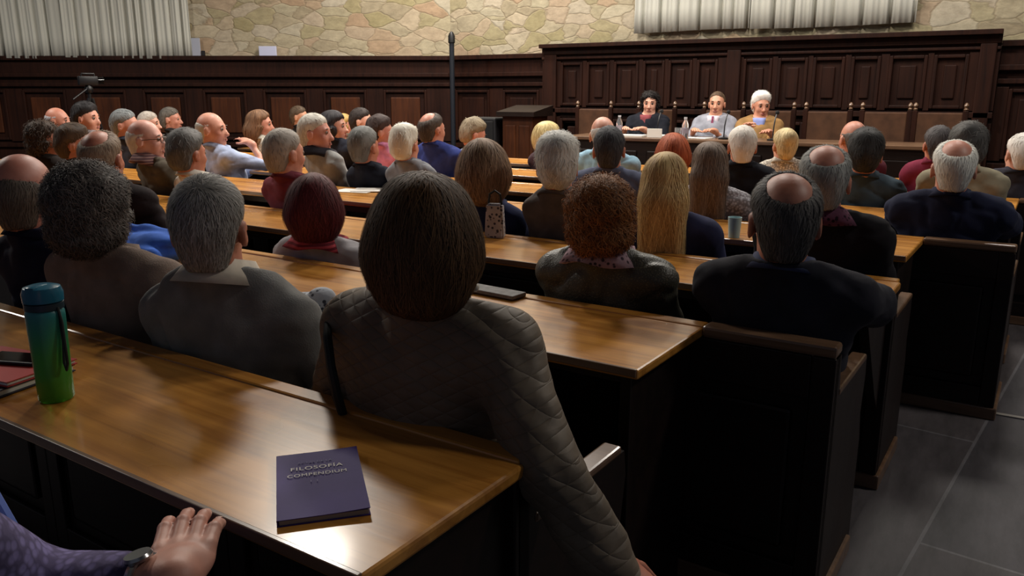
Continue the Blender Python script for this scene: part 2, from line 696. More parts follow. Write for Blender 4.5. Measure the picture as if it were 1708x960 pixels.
        Vs.append(sv)
        tn = np.clip(g.normal(.5, .24, strands), 0, 1)
        Ts.append(np.repeat(tn, nseg * 2))
    VV = np.concatenate(Vs) * sc_
    VV = VV @ M.T + hc
    return npmesh('hair', VV, np.concatenate(Fs), hairmat(ca, cb), parent, tone=np.concatenate(Ts))


def head_prims(S, M, hc, q, ears=True, face=True, sub=0.):
    def p(a): return M @ (np.array(a) * q) + hc
    def e(c, r, k=.02, s=False): S.ell(p(c), tuple(x * q for x in r), k, M, s)
    def c(a, b, ra, rb, k=.02, s=False): S.cap(p(a), p(b), ra * q, rb * q, k, s)
    e((0, -.012, .03), (.074, .094, .088), .02)
    e((0, .03, -.02), (.06, .066, .085), .03)
    e((0, .036, -.072), (.047, .05, .042), .03)
    e((0, .078, -.098), (.02, .015, .016), .022)
    c((-.034, .078, .02), (.034, .078, .02), .011, .011, .02)
    for s in (-1, 1):
        e((s * .036, .064, -.032), (.022, .022, .024), .02)
        e((s * .031, .1, .004), (.015, .014, .012), .014, True)
    c((0, .092, .004), (0, .112, -.036), .008, .0135, .012)
    c((-.011, .1, -.04), (.011, .1, -.04), .008, .008, .01)
    c((-.017, .093, -.068), (.017, .093, -.068), .0075, .0075, .01)
    if ears:
        for s in (-1, 1):
            e((s * .079, -.008, -.012), (.010, .022, .034), .006)
            e((s * .09, -.004, -.012), (.008, .012, .02), .006, True)


def hand_prims(S, w, d, nrm, q=1., curl=.3, side=1, r=.0085):
    """palm and five fingers; w wrist, d pointing direction, nrm back-of-hand normal, side +1: thumb on the +s side"""
    w, d, nrm = (np.array(x, float) for x in (w, d, nrm))
    d /= np.linalg.norm(d)
    nrm -= d * (nrm @ d)
    nrm /= np.linalg.norm(nrm)
    s = np.cross(d, nrm)
    R = np.stack([s, d, nrm], 1)
    S.ell(w + d * .05 * q, (.041 * q, .052 * q, .0165 * q), .012, R)
    S.cap(w - d * .03, w + d * .02, .027 * q, .026 * q, .02)
    for i, (o, L) in enumerate(((.029, .072), (.0095, .08), (-.0105, .074), (-.029, .058))):
        b = w + d * (.083 - abs(o) * .25) * q + s * o * side * q
        a0 = curl * .6
        d1 = d * math.cos(a0) - nrm * math.sin(a0) + s * o * side * 1.6
        d1 /= np.linalg.norm(d1)
        a1 = curl * 1.6
        d2 = d * math.cos(a1) - nrm * math.sin(a1) + s * o * side * 1.2
        d2 /= np.linalg.norm(d2)
        m = b + d1 * L * .52 * q
        t = m + d2 * L * .48 * q
        S.cap(b - d * .012, m, r * 1.12 * q, r * q, .004)
        S.cap(m, t, r * q, r * .82 * q, .003)
    b = w + d * .02 * q + s * .03 * side * q
    m = b + (d * .6 + s * side * .7 - nrm * .35) * .04 * q
    t = m + (d * .9 + s * side * .25 - nrm * .3) * .032 * q
    S.cap(b, m, .0125 * q, .0105 * q, .01)
    S.cap(m, t, .0105 * q, .008 * q, .004)


def ring_mesh(name, c, r, hgt, tilt, mat, parent, flare=1.15, thick=.008, open_front=.0, n=36, wav=.0, seed=1, ys=1.1):
    """collar or scarf band round the neck"""
    g = np.random.default_rng(seed)
    ph = g.uniform(0, 6.3, 3)
    prof = [(0, 0), (.45, .5), (1, 1), (1.02, 1.0), (.62, .45), (.25, 0)]
    V = []
    m = len(prof)
    for i in range(n):
        a = open_front + (2 * PI - 2 * open_front) * i / (n - 1) + PI / 2
        for j, (o, z) in enumerate(prof):
            k = j < 3
            rr = r * (1 + (1 - z) * (flare - 1)) + (0 if k else thick)
            rr *= 1 + wav * (math.sin(3 * a + ph[0] + 2 * z) + .6 * math.sin(7 * a + ph[1]))
            V.append((c[0] + rr * math.cos(a), c[1] + rr * ys * math.sin(a) + tilt * (z - .5) * hgt, c[2] + (z - .5) * hgt * (1 + wav * 3 * math.sin(4 * a + ph[2])) - tilt * rr * math.sin(a)))
    F = []
    for i in range(n - 1):
        for j in range(m):
            a, b = i * m + j, i * m + (j + 1) % m
            F.append((a, b, b + m, a + m))
    o = npmesh(name, np.array(V), np.array(F), mat, parent)
    return o


SKIN_P = (200, 150, 128)
SHOE = None
EYEM = None


def person(key, u, v, row, label, hair, top, skin=SKIN_P, q=1., yaw=None, pitch=0., roll=0., body=None, lean=0., sway=0., bulk=1.,
           collar=None, scarf=None, vox=None, Ys=None, seat=.42, arms=None, glasses=False, strands=None, tie=None, parts=(), floor=0.,
           cloth_name='jacket', hands='lap', wpx=None, vest=None, earring=False, sw=.165, group=None, arms_w=None, hand_dir=None, droop=.02, cuff=0.):
    rowsY = {0: .33, 1: 1.24, 2: 2.2, 3: 3.1, 4: 4.06, 5: 4.95, 6: 5.85, 7: 6.75}
    if Ys is not None:
        p = at_y(u, v, Ys)
    else:
        p = at_y(u, v, rowsY[row], True)
    style, ca, cb = hair
    th = {'curly': .135, 'bob': .135, 'long': .132, 'shoulder': .135, 'full': .13, 'bald': .12, 'crown': .128, 'fringe': .124}.get(style, .128) * q
    dist = float(np.hypot(p[0], p[1]))
    hz = p[2] - th - floor
    px = dist / 1389
    # the body faces along the rows, the head looks to the speakers
    target = np.array([-2.9, 8.1])
    if yaw is None:
        dv = target - p[:2]
        yaw = math.atan2(-dv[0], dv[1])
        yaw = max(-.9, min(.9, yaw * .85))
    if body is None:
        body = yaw * .2 - SH
    hy, hx = -.122 + lean, sway
    lean = lean - .1
    # place so that the head centre is at p
    cb_, sb_ = math.cos(body), math.sin(body)
    ox = p[0] - (hx * cb_ - hy * sb_)
    oy = p[1] - (hx * sb_ + hy * cb_)
    hyaw = yaw - body
    M = rotm(hyaw, pitch, roll)
    hc = np.array([hx, hy, hz])
    if vox is None:
        vox = .009 if dist < 3 else (.0105 if dist < 6 else .0125)
    zs = hz - .172 * q
    sw_ = sw * bulk ** .5
    shL = np.array([-sw_, lean * .7, zs - droop])
    shR = np.array([sw_, lean * .7, zs - droop])
    cx = sway * .6
    shL[0] += cx
    shR[0] += cx
    if arms == 'world':
        arms = [tuple((cb_ * (x - ox) + sb_ * (y - oy), -sb_ * (x - ox) + cb_ * (y - oy), z) for x, y, z in aw) for aw in arms_w]
    if arms is None:
        if hands == 'desk':
            arms = [((-sw_ - .07, .08, zs - .24), (-.14, .3, .8)), ((sw_ + .07, .08, zs - .24), (.14, .3, .8))]
        else:
            arms = [((-sw_ - .025, .05, zs - .25), (-.09, .24, .6)), ((sw_ + .025, .05, zs - .25), (.09, .24, .6))]
    lo = np.array([-.45, -.36, seat - .02])
    hi = np.array([.45, .5, hz + .14])
    for e_, w_ in arms:
        for c_ in (e_, w_):
            lo = np.minimum(lo, np.array(c_) - .2)
            hi = np.maximum(hi, np.array(c_) + .2)

    def torso(S, gr, k=.05):
        b = bulk
        S.cap(shL, shR, .062 + gr, .062 + gr, k)
        S.ell((cx, lean * .6, zs - .1), (.165 * b + gr, .1 * b + gr, .17 + gr), k)
        S.ell((cx * .5, lean * .3 + .015, (zs + seat) / 2 + .02), (.15 * b + gr, .11 * b + gr, (zs - seat) * .5 + gr), k)
        S.ell((0, .025, seat + .125), (.17 * b + gr, .115 * b + gr, .1 + gr), k)
        S.cap((shL[0] * .65 + cx * .35, lean * .75 - .012, zs + .02), (cx + (hx - cx) * .6, lean * .8 - .02, zs + .075), .045 + gr, .04 + gr, .04)
        S.cap((shR[0] * .65 + cx * .35, lean * .75 - .012, zs + .02), (cx + (hx - cx) * .6, lean * .8 - .02, zs + .075), .045 + gr, .04 + gr, .04)

    def arm(S, gr):
        for s_, (el, wr) in zip((shL, shR), arms):
            S.cap(s_, el, .05 + gr, .043 + gr, .03)
            S.cap(el, wr, .041 + gr, .03 + gr, .02)

    nk0 = M @ (np.array([0, -.022, -.06]) * q) + hc
    nk1 = np.array([cx + (hx - cx) * .5, lean * .8 - .015, zs + .02])
    # ---- body
    S = SDF(lo, hi, vox)
    torso(S, -.012)
    arm(S, -.008)
    S.cap(nk0, nk1, .055 * q, .058 * q, .03)
    head_prims(S, M, hc, q, ears=style not in ('bob', 'long', 'curly', 'shoulder'))
    for i, (el, wr) in enumerate(arms):
        dd = np.array(wr) - np.array(el)
        if len(parts) and 'hands_fine' in parts:
            pass
        hand_prims(S, np.array(wr) + dd / np.linalg.norm(dd) * .01, (dd * np.array([1, 1, .35])) if hand_dir is None or not i else np.array(hand_dir), (0, 0, 1), q, .35, -1 if i else 1)
    V, F = S.mesh()
    root = npmesh('person', V, F, skinmat(skin), None, loc=(ox, oy, floor), rot=(0, 0, body))
    tag(root, label, 'person', group)
    # ---- top garment
    kind, col = top
    gr = {'coat': .02, 'jacket': .014, 'quilt': .02, 'suit': .016}.get(kind, .01)
    S2 = SDF(lo, hi, vox * 1.05)
    torso(S2, gr * .6 + .002)
    arm(S2, gr + .002)
    S2.cap(nk1 - np.array([0, 0, .02]), nk1 + (nk0 - nk1) * .75, .068 * q, .063 * q, .035)
    if cuff:
        el_, wr_ = np.array(arms[1][0]), np.array(arms[1][1])
        S2.cap(wr_, wr_ + (wr_ - el_) / np.linalg.norm(wr_ - el_) * cuff, .05, .047, .02)
    X, Y, Z = S2.grids()
    S2.f += .005 * wob(X, Y, Z * .8, 26, key_seed(key), 5) + .002 * wob(X, Y, Z * 1.6, 70, key_seed(key) + 3, 4)
    cre = wob(X * 1.0, Y * .7, Z * 1.5, 22, key_seed(key) + 9, 3) + .35 * wob(X, Y, Z, 50, key_seed(key) + 11, 3)
    S2.f += (.0075 if kind not in ('quilt', 'suit') else .005) * np.exp(-(cre * 5.0) ** 2)      # creases
    S2.f = np.maximum(S2.f, (Z - (zs + .088 - .45 * np.maximum(Y - lean * .8 + .03, 0))) * .9)
    S2.f = np.maximum(S2.f, seat + .005 - Z) if not any(w_[2] < seat for _, w_ in arms) else S2.f
    V, F = S2.mesh()
    mk = {'coat': 'suit', 'jacket': 'suit', 'sweater': 'knit', 'shirt': 'suit'}.get(kind, kind)
    npmesh(cloth_name, V, F, cloth(col, mk), root)
    # ---- legs
    S3 = SDF((-.26, -.2, .03), (.26, .6, seat + .16), .017)
    S3.ell((0, .035, seat + .115), (.172, .12, .095), .04)
    for s_ in (-1, 1):
        S3.cap((s_ * .09, .02, seat + .098), (s_ * .1, .40, seat + .085), .078, .062, .03)
        S3.cap((s_ * .1, .40, seat + .07), (s_ * .1, .37, .07), .06, .042, .02)
    V, F = S3.mesh()
    npmesh('trousers', V, F, cloth((34, 34, 42), 'suit'), root)
    for s_ in (-1, 1):
        link(bpy.data.objects.new('shoe', shoe_mesh()), root, (s_ * .1, .41, 0))
    # ---- hair
    ns = strands if strands is not None else (2600 if dist < 3 else (1300 if dist < 4.6 else 450))
    if style == 'bald': ns = ns // 2
    if style in ('bob', 'long') and dist < 3: ns = int(ns * 1.6)
    if style != 'none':
        build_hair(style, ca, cb, M, hc, root, q, ns, max(.0011, .45 * px), key_seed(key))
    # ---- face
    for s_ in (-1, 1):
        c_ = M @ (np.array([s_ * .031, .0835, .004]) * q) + hc
        o = link(bpy.data.objects.new('eye', eye_mesh()), root, c_)
        o.rotation_euler = Matrix(M.tolist()).to_euler()
        o.scale = (q, q, q)
        if dist < 9.5 and abs(hyaw + body) > .4 or seat_front(body):
            c_ = M @ (np.array([s_ * .032, .094, .027]) * q) + hc
            o = link(bpy.data.objects.new('eyebrow', brow_mesh(ca)), root, c_)
            o.rotation_euler = Matrix(M.tolist()).to_euler()
    c_ = M @ (np.array([0, .0985, -.068]) * q) + hc
    o = link(bpy.data.objects.new('lips', lips_mesh()), root, c_)
    o.rotation_euler = Matrix(M.tolist()).to_euler()
    if glasses:
        bm = bmesh.new()
        for s_ in (-1, 1):
            add_tube(bm, [(s_ * .033 + .023 * math.cos(a), .108, .002 + .018 * math.sin(a)) for a in np.linspace(0, 2 * PI, 17)], .0022, 6)
            add_tube(bm, [(s_ * .056, .107, .006), (s_ * .078, .06, .006), (s_ * .08, -.01, .0)], .002, 6)
        add_tube(bm, [(-.01, .11, .006), (.01, .11, .006)], .002, 6)
        for vv in bm.verts: vv.co = Vector((M @ (np.array(vv.co) * q) + hc).tolist())
        obj('glasses', bm, plain('spectacle_frame', (40, 34, 32), .3), root, smooth=True)
    if earring:
        for s_ in (-1, 1):
            bm = bmesh.new()
            add_ball(bm, (M @ np.array([s_ * .098, -.02, -.075]) + hc).tolist(), .008)
            obj('earring', bm, plain('pearl', (225, 215, 195), .2), root, smooth=True)
    nb = np.array([nk1[0], nk1[1] + .008, zs + .05])
    if not collar and not scarf and not tie:
        collar = tuple(int(x * .9) for x in col)
    if collar:
        ring_mesh('collar', nb + np.array([0, 0, .014]), .0665 * q, .045 if key != 'A3' else .06, .3, cloth(collar, 'suit'), root, 1.3 if key != 'A3' else 1.55, .007, .25, seed=key_seed(key))
    if scarf:
        ring_mesh('scarf', nb + np.array([0, .0, .0]), .073 * q, .065, .25, cloth(scarf[0], scarf[1]), root, 1.45, .02, 0, wav=.06, seed=key_seed(key))
    if tie:
        # shirt front and necktie
        fy = lean * .6 + .1 * bulk + .03
        bm = bmesh.new()
        n_ = 9
        for sgn, mt in ((1, None),):
            rows_ = []
            for i in range(n_):
                t_ = i / (n_ - 1)
                z_ = zs + .06 - t_ * .26
                w_ = .052 * (1 - t_) + .012
                yy = fy + .016 - .055 * (1 - t_) ** 2.2
                rows_.append([bm.verts.new((cx + x_ * w_, yy - .012 * abs(x_), z_)) for x_ in (-1, -.5, 0, .5, 1)])
            for i in range(n_ - 1):
                for j in range(4):
                    bm.faces.new((rows_[i][j], rows_[i + 1][j], rows_[i + 1][j + 1], rows_[i][j + 1]))
        o = obj('shirt_front', bm, cloth(tie[0], 'suit'), root, smooth=True)
        md = o.modifiers.new('s', 'SOLIDIFY')
        md.thickness = .01
        if tie[1]:
            bm = bmesh.new()
            poly = [(-.012, .055), (.012, .055), (.009, .03), (.02, -.14), (0, -.165), (-.02, -.14), (-.009, .03)]
            add_prism(bm, poly, 1, -.004, .004)
            for vv in bm.verts:
                t_ = min(1, max(0, (.06 - vv.co.z) / .26))
                vv.co = Vector((cx + vv.co.x, vv.co.y + fy + .024 - .055 * (1 - t_) ** 2.2, zs + vv.co.z))
            obj('necktie', bm, cloth(tie[1], 'suit'), root)
    return root, dict(M=M, hc=hc, zs=zs, ox=ox, oy=oy, body=body, p=p, dist=dist, nb=nb)


def key_seed(k):
    return sum(ord(c) * (i * 7 + 3) for i, c in enumerate(k)) % 9973


def seat_front(b):
    return abs(b) > 2


_cache = {}


def shoe_mesh():
    if 'shoe' not in _cache:
        bm = bmesh.new()
        add_ball(bm, (0, .0, .045), (.042, .07, .045), 12, 8)
        add_ball(bm, (0, .08, .032), (.044, .085, .032), 12, 8)
        for v in bm.verts: v.co.z = max(v.co.z, .0)
        bmesh.ops.recalc_face_normals(bm, faces=bm.faces)
        me = bpy.data.meshes.new('shoe')
        bm.to_mesh(me)
        bm.free()
        me.materials.append(plain('shoe_leather', (22, 18, 16), .4))
        _cache['shoe'] = me
    return _cache['shoe']


def eye_mesh():
    if 'eye' not in _cache:
        bm = bmesh.new()
        add_ball(bm, (0, 0, 0), .0115, 16, 12)
        for f in bm.faces:
            c = f.calc_center_median()
            f.material_index = 1 if c.y > .0072 else 0
        me = bpy.data.meshes.new('eye')
        bm.to_mesh(me)
        bm.free()
        me.materials.append(plain('eye_white', (140, 122, 112), .4))
        me.materials.append(plain('eye_iris', (40, 26, 18), .2))
        me.polygons.foreach_set('use_smooth', np.ones(len(me.polygons), bool))
        _cache['eye'] = me
    return _cache['eye']


def brow_mesh(c):
    k = ('brow', c)
    if k not in _cache:
        bm = bmesh.new()
        add_tube(bm, [(-.017, -.005, -.002), (-.006, .001, .002), (.008, .001, .002), (.018, -.006, -.001)], [.002, .0038, .0038, .002], 6)
        me = bpy.data.meshes.new('eyebrow')
        bm.to_mesh(me)
        bm.free()
        me.materials.append(plain('brow_%d_%d_%d' % c, tuple(int(x * .7) for x in c), .8))
        _cache[k] = me
    return _cache[k]


def lips_mesh():
    if 'lips' not in _cache:
        bm = bmesh.new()
        add_ball(bm, (0, 0, .003), (.021, .006, .004), 12, 6)
        add_ball(bm, (0, .0005, -.0045), (.019, .0065, .005), 12, 6)
        me = bpy.data.meshes.new('lips')
        bm.to_mesh(me)
        bm.free()
        me.materials.append(plain('lips', (160, 92, 84), .4))
        me.polygons.foreach_set('use_smooth', np.ones(len(me.polygons), bool))
        _cache['lips'] = me
    return _cache['lips']

# ------------------------------------------------------------------ room shell
DARK = wood('dark_walnut', lin((17, 10, 8)), lin((32, 19, 14)), .45, .0, spec=.3)
DARKV = wood('dark_walnut_upright', lin((27, 12, 8)), lin((47, 23, 14)), .55, .0, axis=2, spec=.16)
RED = wood('red_walnut_panel', lin((50, 24, 12)), lin((82, 42, 18)), .5, .0, axis=2, spec=.25)
DESK = wood('varnished_oak', lin((146, 88, 28)), lin((212, 148, 66)), .27, .25, spec=.5)
EDGE = wood('worn_oak_edge', lin((84, 60, 44)), lin((128, 98, 74)), .3, .3)

# stone
m, nt, b = newmat('rubble_stone')
v = coords(nt, (1, 1, 1.9))
nz = N(nt, 'ShaderNodeTexNoise', i_Scale=2.2, i_Detail=4.)
nt.links.new(v, nz.inputs['Vector'])
va = N(nt, 'ShaderNodeVectorMath', operation='MULTIPLY_ADD')
va.inputs[1].default_value = (.34, .34, .34)
nt.links.new(nz.outputs['Color'], va.inputs[0])
nt.links.new(v, va.inputs[2])
v1 = N(nt, 'ShaderNodeTexVoronoi', i_Scale=3.1, i_Randomness=.9)
v2 = N(nt, 'ShaderNodeTexVoronoi', i_Scale=3.1, i_Randomness=.9)
v2.feature = 'DISTANCE_TO_EDGE'
for q in (v1, v2):
    nt.links.new(va.outputs[0], q.inputs['Vector'])
sepc = N(nt, 'ShaderNodeSeparateColor')
nt.links.new(v1.outputs['Color'], sepc.inputs[0])
rc = ramp(nt, [(0, lin((158, 146, 122))), (.25, lin((178, 168, 144))), (.45, lin((160, 150, 114))), (.6, lin((186, 178, 160))), (.78, lin((172, 148, 122))), (1, lin((190, 182, 160)))])
nt.links.new(sepc.outputs[0], rc.inputs[0])
n2 = N(nt, 'ShaderNodeTexNoise', i_Scale=7., i_Detail=8., i_Roughness=.72)
nt.links.new(v, n2.inputs['Vector'])
r2 = ramp(nt, [(.3, (.66, .64, .6)), (.7, (1.12, 1.1, 1.06))])
nt.links.new(n2.outputs['Fac'], r2.inputs[0])
mx = N(nt, 'ShaderNodeMix', data_type='RGBA', blend_type='MULTIPLY')
mx.inputs['Factor'].default_value = 1
nt.links.new(rc.outputs[0], mx.inputs['A'])
nt.links.new(r2.outputs[0], mx.inputs['B'])
rm = ramp(nt, [(.0, (.45, .45, .45)), (.06, (1, 1, 1))])
nt.links.new(v2.outputs['Distance'], rm.inputs[0])
mo = N(nt, 'ShaderNodeMix', data_type='RGBA')
nt.links.new(rm.outputs[0], mo.inputs['Factor'])
mo.inputs['A'].default_value = (*lin((136, 122, 98)), 1)
nt.links.new(mx.outputs['Result'], mo.inputs['B'])
nt.links.new(mo.outputs['Result'], b.inputs['Base Color'])
b.inputs['Roughness'].default_value = .95
sm = N(nt, 'ShaderNodeMath', operation='MULTIPLY_ADD')
nt.links.new(n2.outputs['Fac'], sm.inputs[0])
sm.inputs[1].default_value = .5
nt.links.new(rm.outputs[0], sm.inputs[2])
bump(nt, b, sm.outputs[0], .35, .03)
STONE = m

# floor boards
m, nt, b = newmat('dark_floor_boards')
v = coords(nt, (1, 1, 1))
br = N(nt, 'ShaderNodeTexBrick', i_Scale=1., i_Mortar_Size=.006, i_Brick_Width=2.6, i_Row_Height=.42)
br.inputs['Color1'].default_value = (*lin((70, 68, 74)), 1)
br.inputs['Color2'].default_value = (*lin((84, 78, 80)), 1)
br.inputs['Mortar'].default_value = (*lin((110, 108, 112)), 1)
br.offset = .37
v3 = coords(nt, (1, 1, 1), (0, 0, PI / 2 + .13))
nt.links.new(v3, br.inputs['Vector'])
nn = N(nt, 'ShaderNodeTexNoise', i_Scale=2.5, i_Detail=7., i_Roughness=.7)
nt.links.new(coords(nt, (5, 1.2, 1)), nn.inputs['Vector'])
r3 = ramp(nt, [(.3, (.5, .5, .5)), (.7, (1.2, 1.2, 1.2))])
nt.links.new(nn.outputs['Fac'], r3.inputs[0])
mx = N(nt, 'ShaderNodeMix', data_type='RGBA', blend_type='MULTIPLY')
mx.inputs['Factor'].default_value = 1
nt.links.new(br.outputs['Color'], mx.inputs['A'])
nt.links.new(r3.outputs[0], mx.inputs['B'])
nt.links.new(mx.outputs['Result'], b.inputs['Base Color'])
b.inputs['Roughness'].default_value = .6
bump(nt, b, nn.outputs['Fac'], .25, .004)
FLOOR = m


def struct(name, o):
    o.name = name
    o['kind'] = 'structure'
    return o


YW = 9.8
CORN = at_y(752, 97, YW)
struct('floor', boxobj('floor', (-16, -3, -.1), (6, 10.4, 0), FLOOR, bev=0))
struct('wall_front', boxobj('wall_front', (CORN[0] - .05, YW, 0), (6, YW + .4, 7.2), STONE, bev=0))
lw = boxobj('wall_left', (-11, 0, 0), (.12, .4, 7.2), STONE, bev=0, loc=(CORN[0], YW, 0), rot=(0, 0, YAW))
struct('wall_left', lw)
struct('ceiling', boxobj('ceiling', (-18, -3, 7.2), (6, 12, 7.3), plain('dark_timber_ceiling', (88, 76, 62), .8), bev=0))
LW = Matrix.Translation((CORN[0], YW, 0)) @ Matrix.Rotation(YAW, 4, 'Z')
LWI = LW.inverted()


def lw_x(u, v=120):
    """coordinate along the left wall for an image column"""
    r = ray(u, v)
    n = Vector((FWD[0], FWD[1], 0))
    t = (Vector((CORN[0], YW, 0)).dot(n)) / Vector((r[0], r[1], 0)).dot(n)
    return (LWI @ Vector((r[0] * t, r[1] * t, 0))).x


def panelling(bm, x0, x1, y, ztop, bands, stiles, zb, zt, depth=.05):
    """flat boarding with frames proud of it: every panel is a recess with a raised field"""
    add_box(bm, (x0, y - depth * .4, 0), (x1, y, ztop))
    for z0, z1, d in bands:
        add_box(bm, (x0, y - d, z0), (x1, y, z1), .006)
    edges = [x0] + [e for s in stiles for e in s] + [x1]
    for i in range(0, len(edges), 2):
        if edges[i + 1] - edges[i] > .01:
            add_box(bm, (edges[i], y - depth, zb - .02), (edges[i + 1], y, zt + .02), .004)
    for a, c in stiles:
        w = .035
        # moulding round the panel and its raised field
        for lo, hi in (((a, zb), (a + w, zt)), ((c - w, zb), (c, zt)), ((a + w, zb), (c - w, zb + w)), ((a + w, zt - w), (c - w, zt))):
            add_box(bm, (lo[0], y - depth * 1.25, lo[1]), (hi[0], y - depth * .3, hi[1]), .008)
        add_box(bm, (a + .1, y - depth * .8, zb + .1), (c - .1, y - depth * .3, zt - .1), .012)


def fields(bm, y, stiles, zb, zt, depth=.05):
    for a, c in stiles:
        add_box(bm, (a + .035, y - depth * .55, zb + .035), (c - .035, y - depth * .35, zt - .035), 0)


# low panelling on the left wall (frieze, cornice, panels)
bm = bmesh.new()
st, x = [], -.35
while x > -9.6:
    st.append((x - .62, x))
    x -= .86
st = st[::-1]
panelling(bm, -10.5, 0, 0, 1.86, [(1.83, 1.89, .1), (1.60, 1.655, .09), (1.645, 1.83, .045), (1.47, 1.52, .07), (.0, .16, .07), (.62, .68, .07)], st, .72, 1.42)
o = obj('trim_1', bm, DARKV, loc=(CORN[0], YW, 0), rot=(0, 0, YAW))
struct('trim_1', o)
bm = bmesh.new()
for a, c in st:
    add_box(bm, (a + .1, -.044, .82), (c - .1, -.02, 1.32), .012)
o = obj('trim_2', bm, RED, loc=(CORN[0], YW, 0), rot=(0, 0, YAW))
struct('trim_2', o)

# dais panelling
YP = YW - .12


def px(u, v=140, Y=None):
    return float(at_y(u, v, YP if Y is None else Y)[0])


xl, xr = px(908, 90), px(1672, 70)
bm = bmesh.new()
st = [(px(a), px(c)) for a, c in ((938, 974), (981, 1019), (1026, 1067), (1074, 1110), (1116, 1156), (1163, 1198),
                                  (1240, 1288), (1297, 1347), (1355, 1408), (1418, 1467), (1481, 1544), (1554, 1612))]
panelling(bm, xl, xr, 0, 1.97, [(1.94, 1.99, .16), (1.86, 1.94, .07), (1.80, 1.83, .075), (1.13, 1.19, .085), (0, .3, .06)], st, 1.22, 1.76)
panelling(bm, xl, xr, 0, 1.0, [], st, .42, 1.06)
for a, c in ((1213, 1236), (1628, 1656), (912, 932)):
    add_box(bm, (px(a), -.085, .2), (px(c), 0, 1.86), .01)
o = obj('trim_3', bm, DARKV, loc=(0, YP, 0))
struct('trim_3', o)
# lower panelling each side of the dais
for nm, a, c in (('trim_4', CORN[0], xl), ('trim_5', xr, 5.5)):
    bm = bmesh.new()
    w = c - a
    k = max(1, int(w / .75))
    st = [(a + w * (i + .14) / k, a + w * (i + .86) / k) for i in range(k)]
    panelling(bm, a, c, 0, 1.86, [(1.83, 1.89, .1), (1.60, 1.655, .09), (1.645, 1.83, .045), (1.47, 1.52, .07), (.0, .16, .07), (.62, .68, .07)], st, .72, 1.42)
    o = obj(nm, bm, DARKV, loc=(0, YW - .005, 0))
    struct(nm, o)
# orange-brown stained right end pilaster of the dais panelling
# dais
bm = bmesh.new()
add_box(bm, (-5.9, 7.15, 0), (3, YW - .02, .2), .01)
o = obj('floor_dais', bm, DARK)
o['kind'] = 'structure'
# pale threshold strip and plinth edge of the aisle
bm = bmesh.new()
add_box(bm, (.1, 3.96, 0), (.9, 3.985, .006))
struct('trim_6', obj('trim_6', bm, plain('worn_metal_strip', (150, 146, 140), .4)))

# ------------------------------------------------------------------ curtains
def curtain(name, label, x0, x1, z0, z1, M, seed, wide=.14, sag=.010):
    g = np.random.default_rng(seed)
    n = int((x1 - x0) * 200)
    nz_ = 16
    xs = np.linspace(x0, x1, n)
    f = np.zeros(n)
    ph = g.uniform(0, 6.28, 6)
    u = (xs - x0)
    warp = u + .05 * np.sin(u * 3.1 + ph[0]) + .035 * np.sin(u * 7.3 + ph[1])
    a = .007 * np.sin(warp * 2 * PI / wide + ph[2]) + .004 * np.sin(warp * 2 * PI / (wide * .41) + ph[3]) + .010 * np.sin(u * 5 + ph[4])
    q_ = 0.
    while q_ < x1 - x0:          # narrow deep creases between broad soft pleats
        q_ += g.uniform(.09, .3)
        a = a + g.uniform(.04, .08) * np.exp(-((u - q_) / g.uniform(.012, .022)) ** 2)
    V = []
    for j in range(nz_):
        t = j / (nz_ - 1)
        for i in range(n):
            z = z0 + (z1 - z0) * t + (1 - t) ** 8 * sag * (math.sin(u[i] * 1.7 + ph[5]) - .3 + 0.1 * math.sin(u[i] * 9))
            V.append((xs[i] + .03 * math.sin(t * 2 + ph[0]) * t, -.10 + a[i] * (1 - .25 * t) + .01 * math.sin(t * 5 + u[i]), z))
    F = [(j * n + i, j * n + i + 1, (j + 1) * n + i + 1, (j + 1) * n + i) for j in range(nz_ - 1) for i in range(n - 1)]
    o = npmesh(name, np.array(V), np.array(F), plain('curtain_fabric', (196, 196, 186), .95, spec=.1))
    o.matrix_world = M
    md = o.modifiers.new('t', 'SOLIDIFY')
    md.thickness = .006
    tag(o, label, 'curtain', 'pale pleated curtains on the stone walls')
    return o


cz = 1.865
curtain('curtain', 'grey pleated curtain at the far left of the stone wall', lw_x(-60), lw_x(124), cz, 6.2, LW, 5)
curtain('curtain', 'grey pleated curtain ending beside bare stone on the left wall', lw_x(119), lw_x(326), cz, 6.2, LW, 8)
MF = Matrix.Translation((0, YW, 0))
cz2 = at_y(1060, 55, YW - .1)[2]
curtain('curtain', 'pale pleated curtain above the speaking woman', at_y(1058, 30, YW - .1)[0], at_y(1249, 30, YW - .1)[0], cz2, 6.2, MF, 11)
curtain('curtain', 'pale pleated curtain above the empty chairs, right of the dais', at_y(1252, 30, YW - .1)[0], at_y(1527, 30, YW - .1)[0], cz2, 6.2, MF, 14)

# ------------------------------------------------------------------ bench rows with desks
ROWS = [  # desk front, rail, desk end x, bench end x, left end
    (.71, 1.11, -.64, -.65, -3.1), (1.66, 2.085, -.64, -.29, -4.9), (2.55, 2.97, -.24, -.25, -6.7), (3.46, 3.93, -.25, .10, -8.3),
    (4.40, 4.83, .12, .13, -8.3), (5.28, 5.73, .12, .42, -8.5), (6.2, 6.64, .4, .42, -7.6)]
BL = ['oak desk and bench nearest the camera, carrying purple booklet and green bottle',
      'oak desk and bench second from the camera, before the quilted jacket woman',
      'oak desk and bench third from the camera, behind the blonde long-haired woman',
      'oak desk and bench fourth from the camera, its dark end panel standing at the aisle',
      'oak desk and bench fifth from the camera, in front of the navy coat man',
      'oak desk and bench sixth from the camera, in front of the dark red sweater',
      'oak desk and bench seventh from the camera, closest to the speakers']


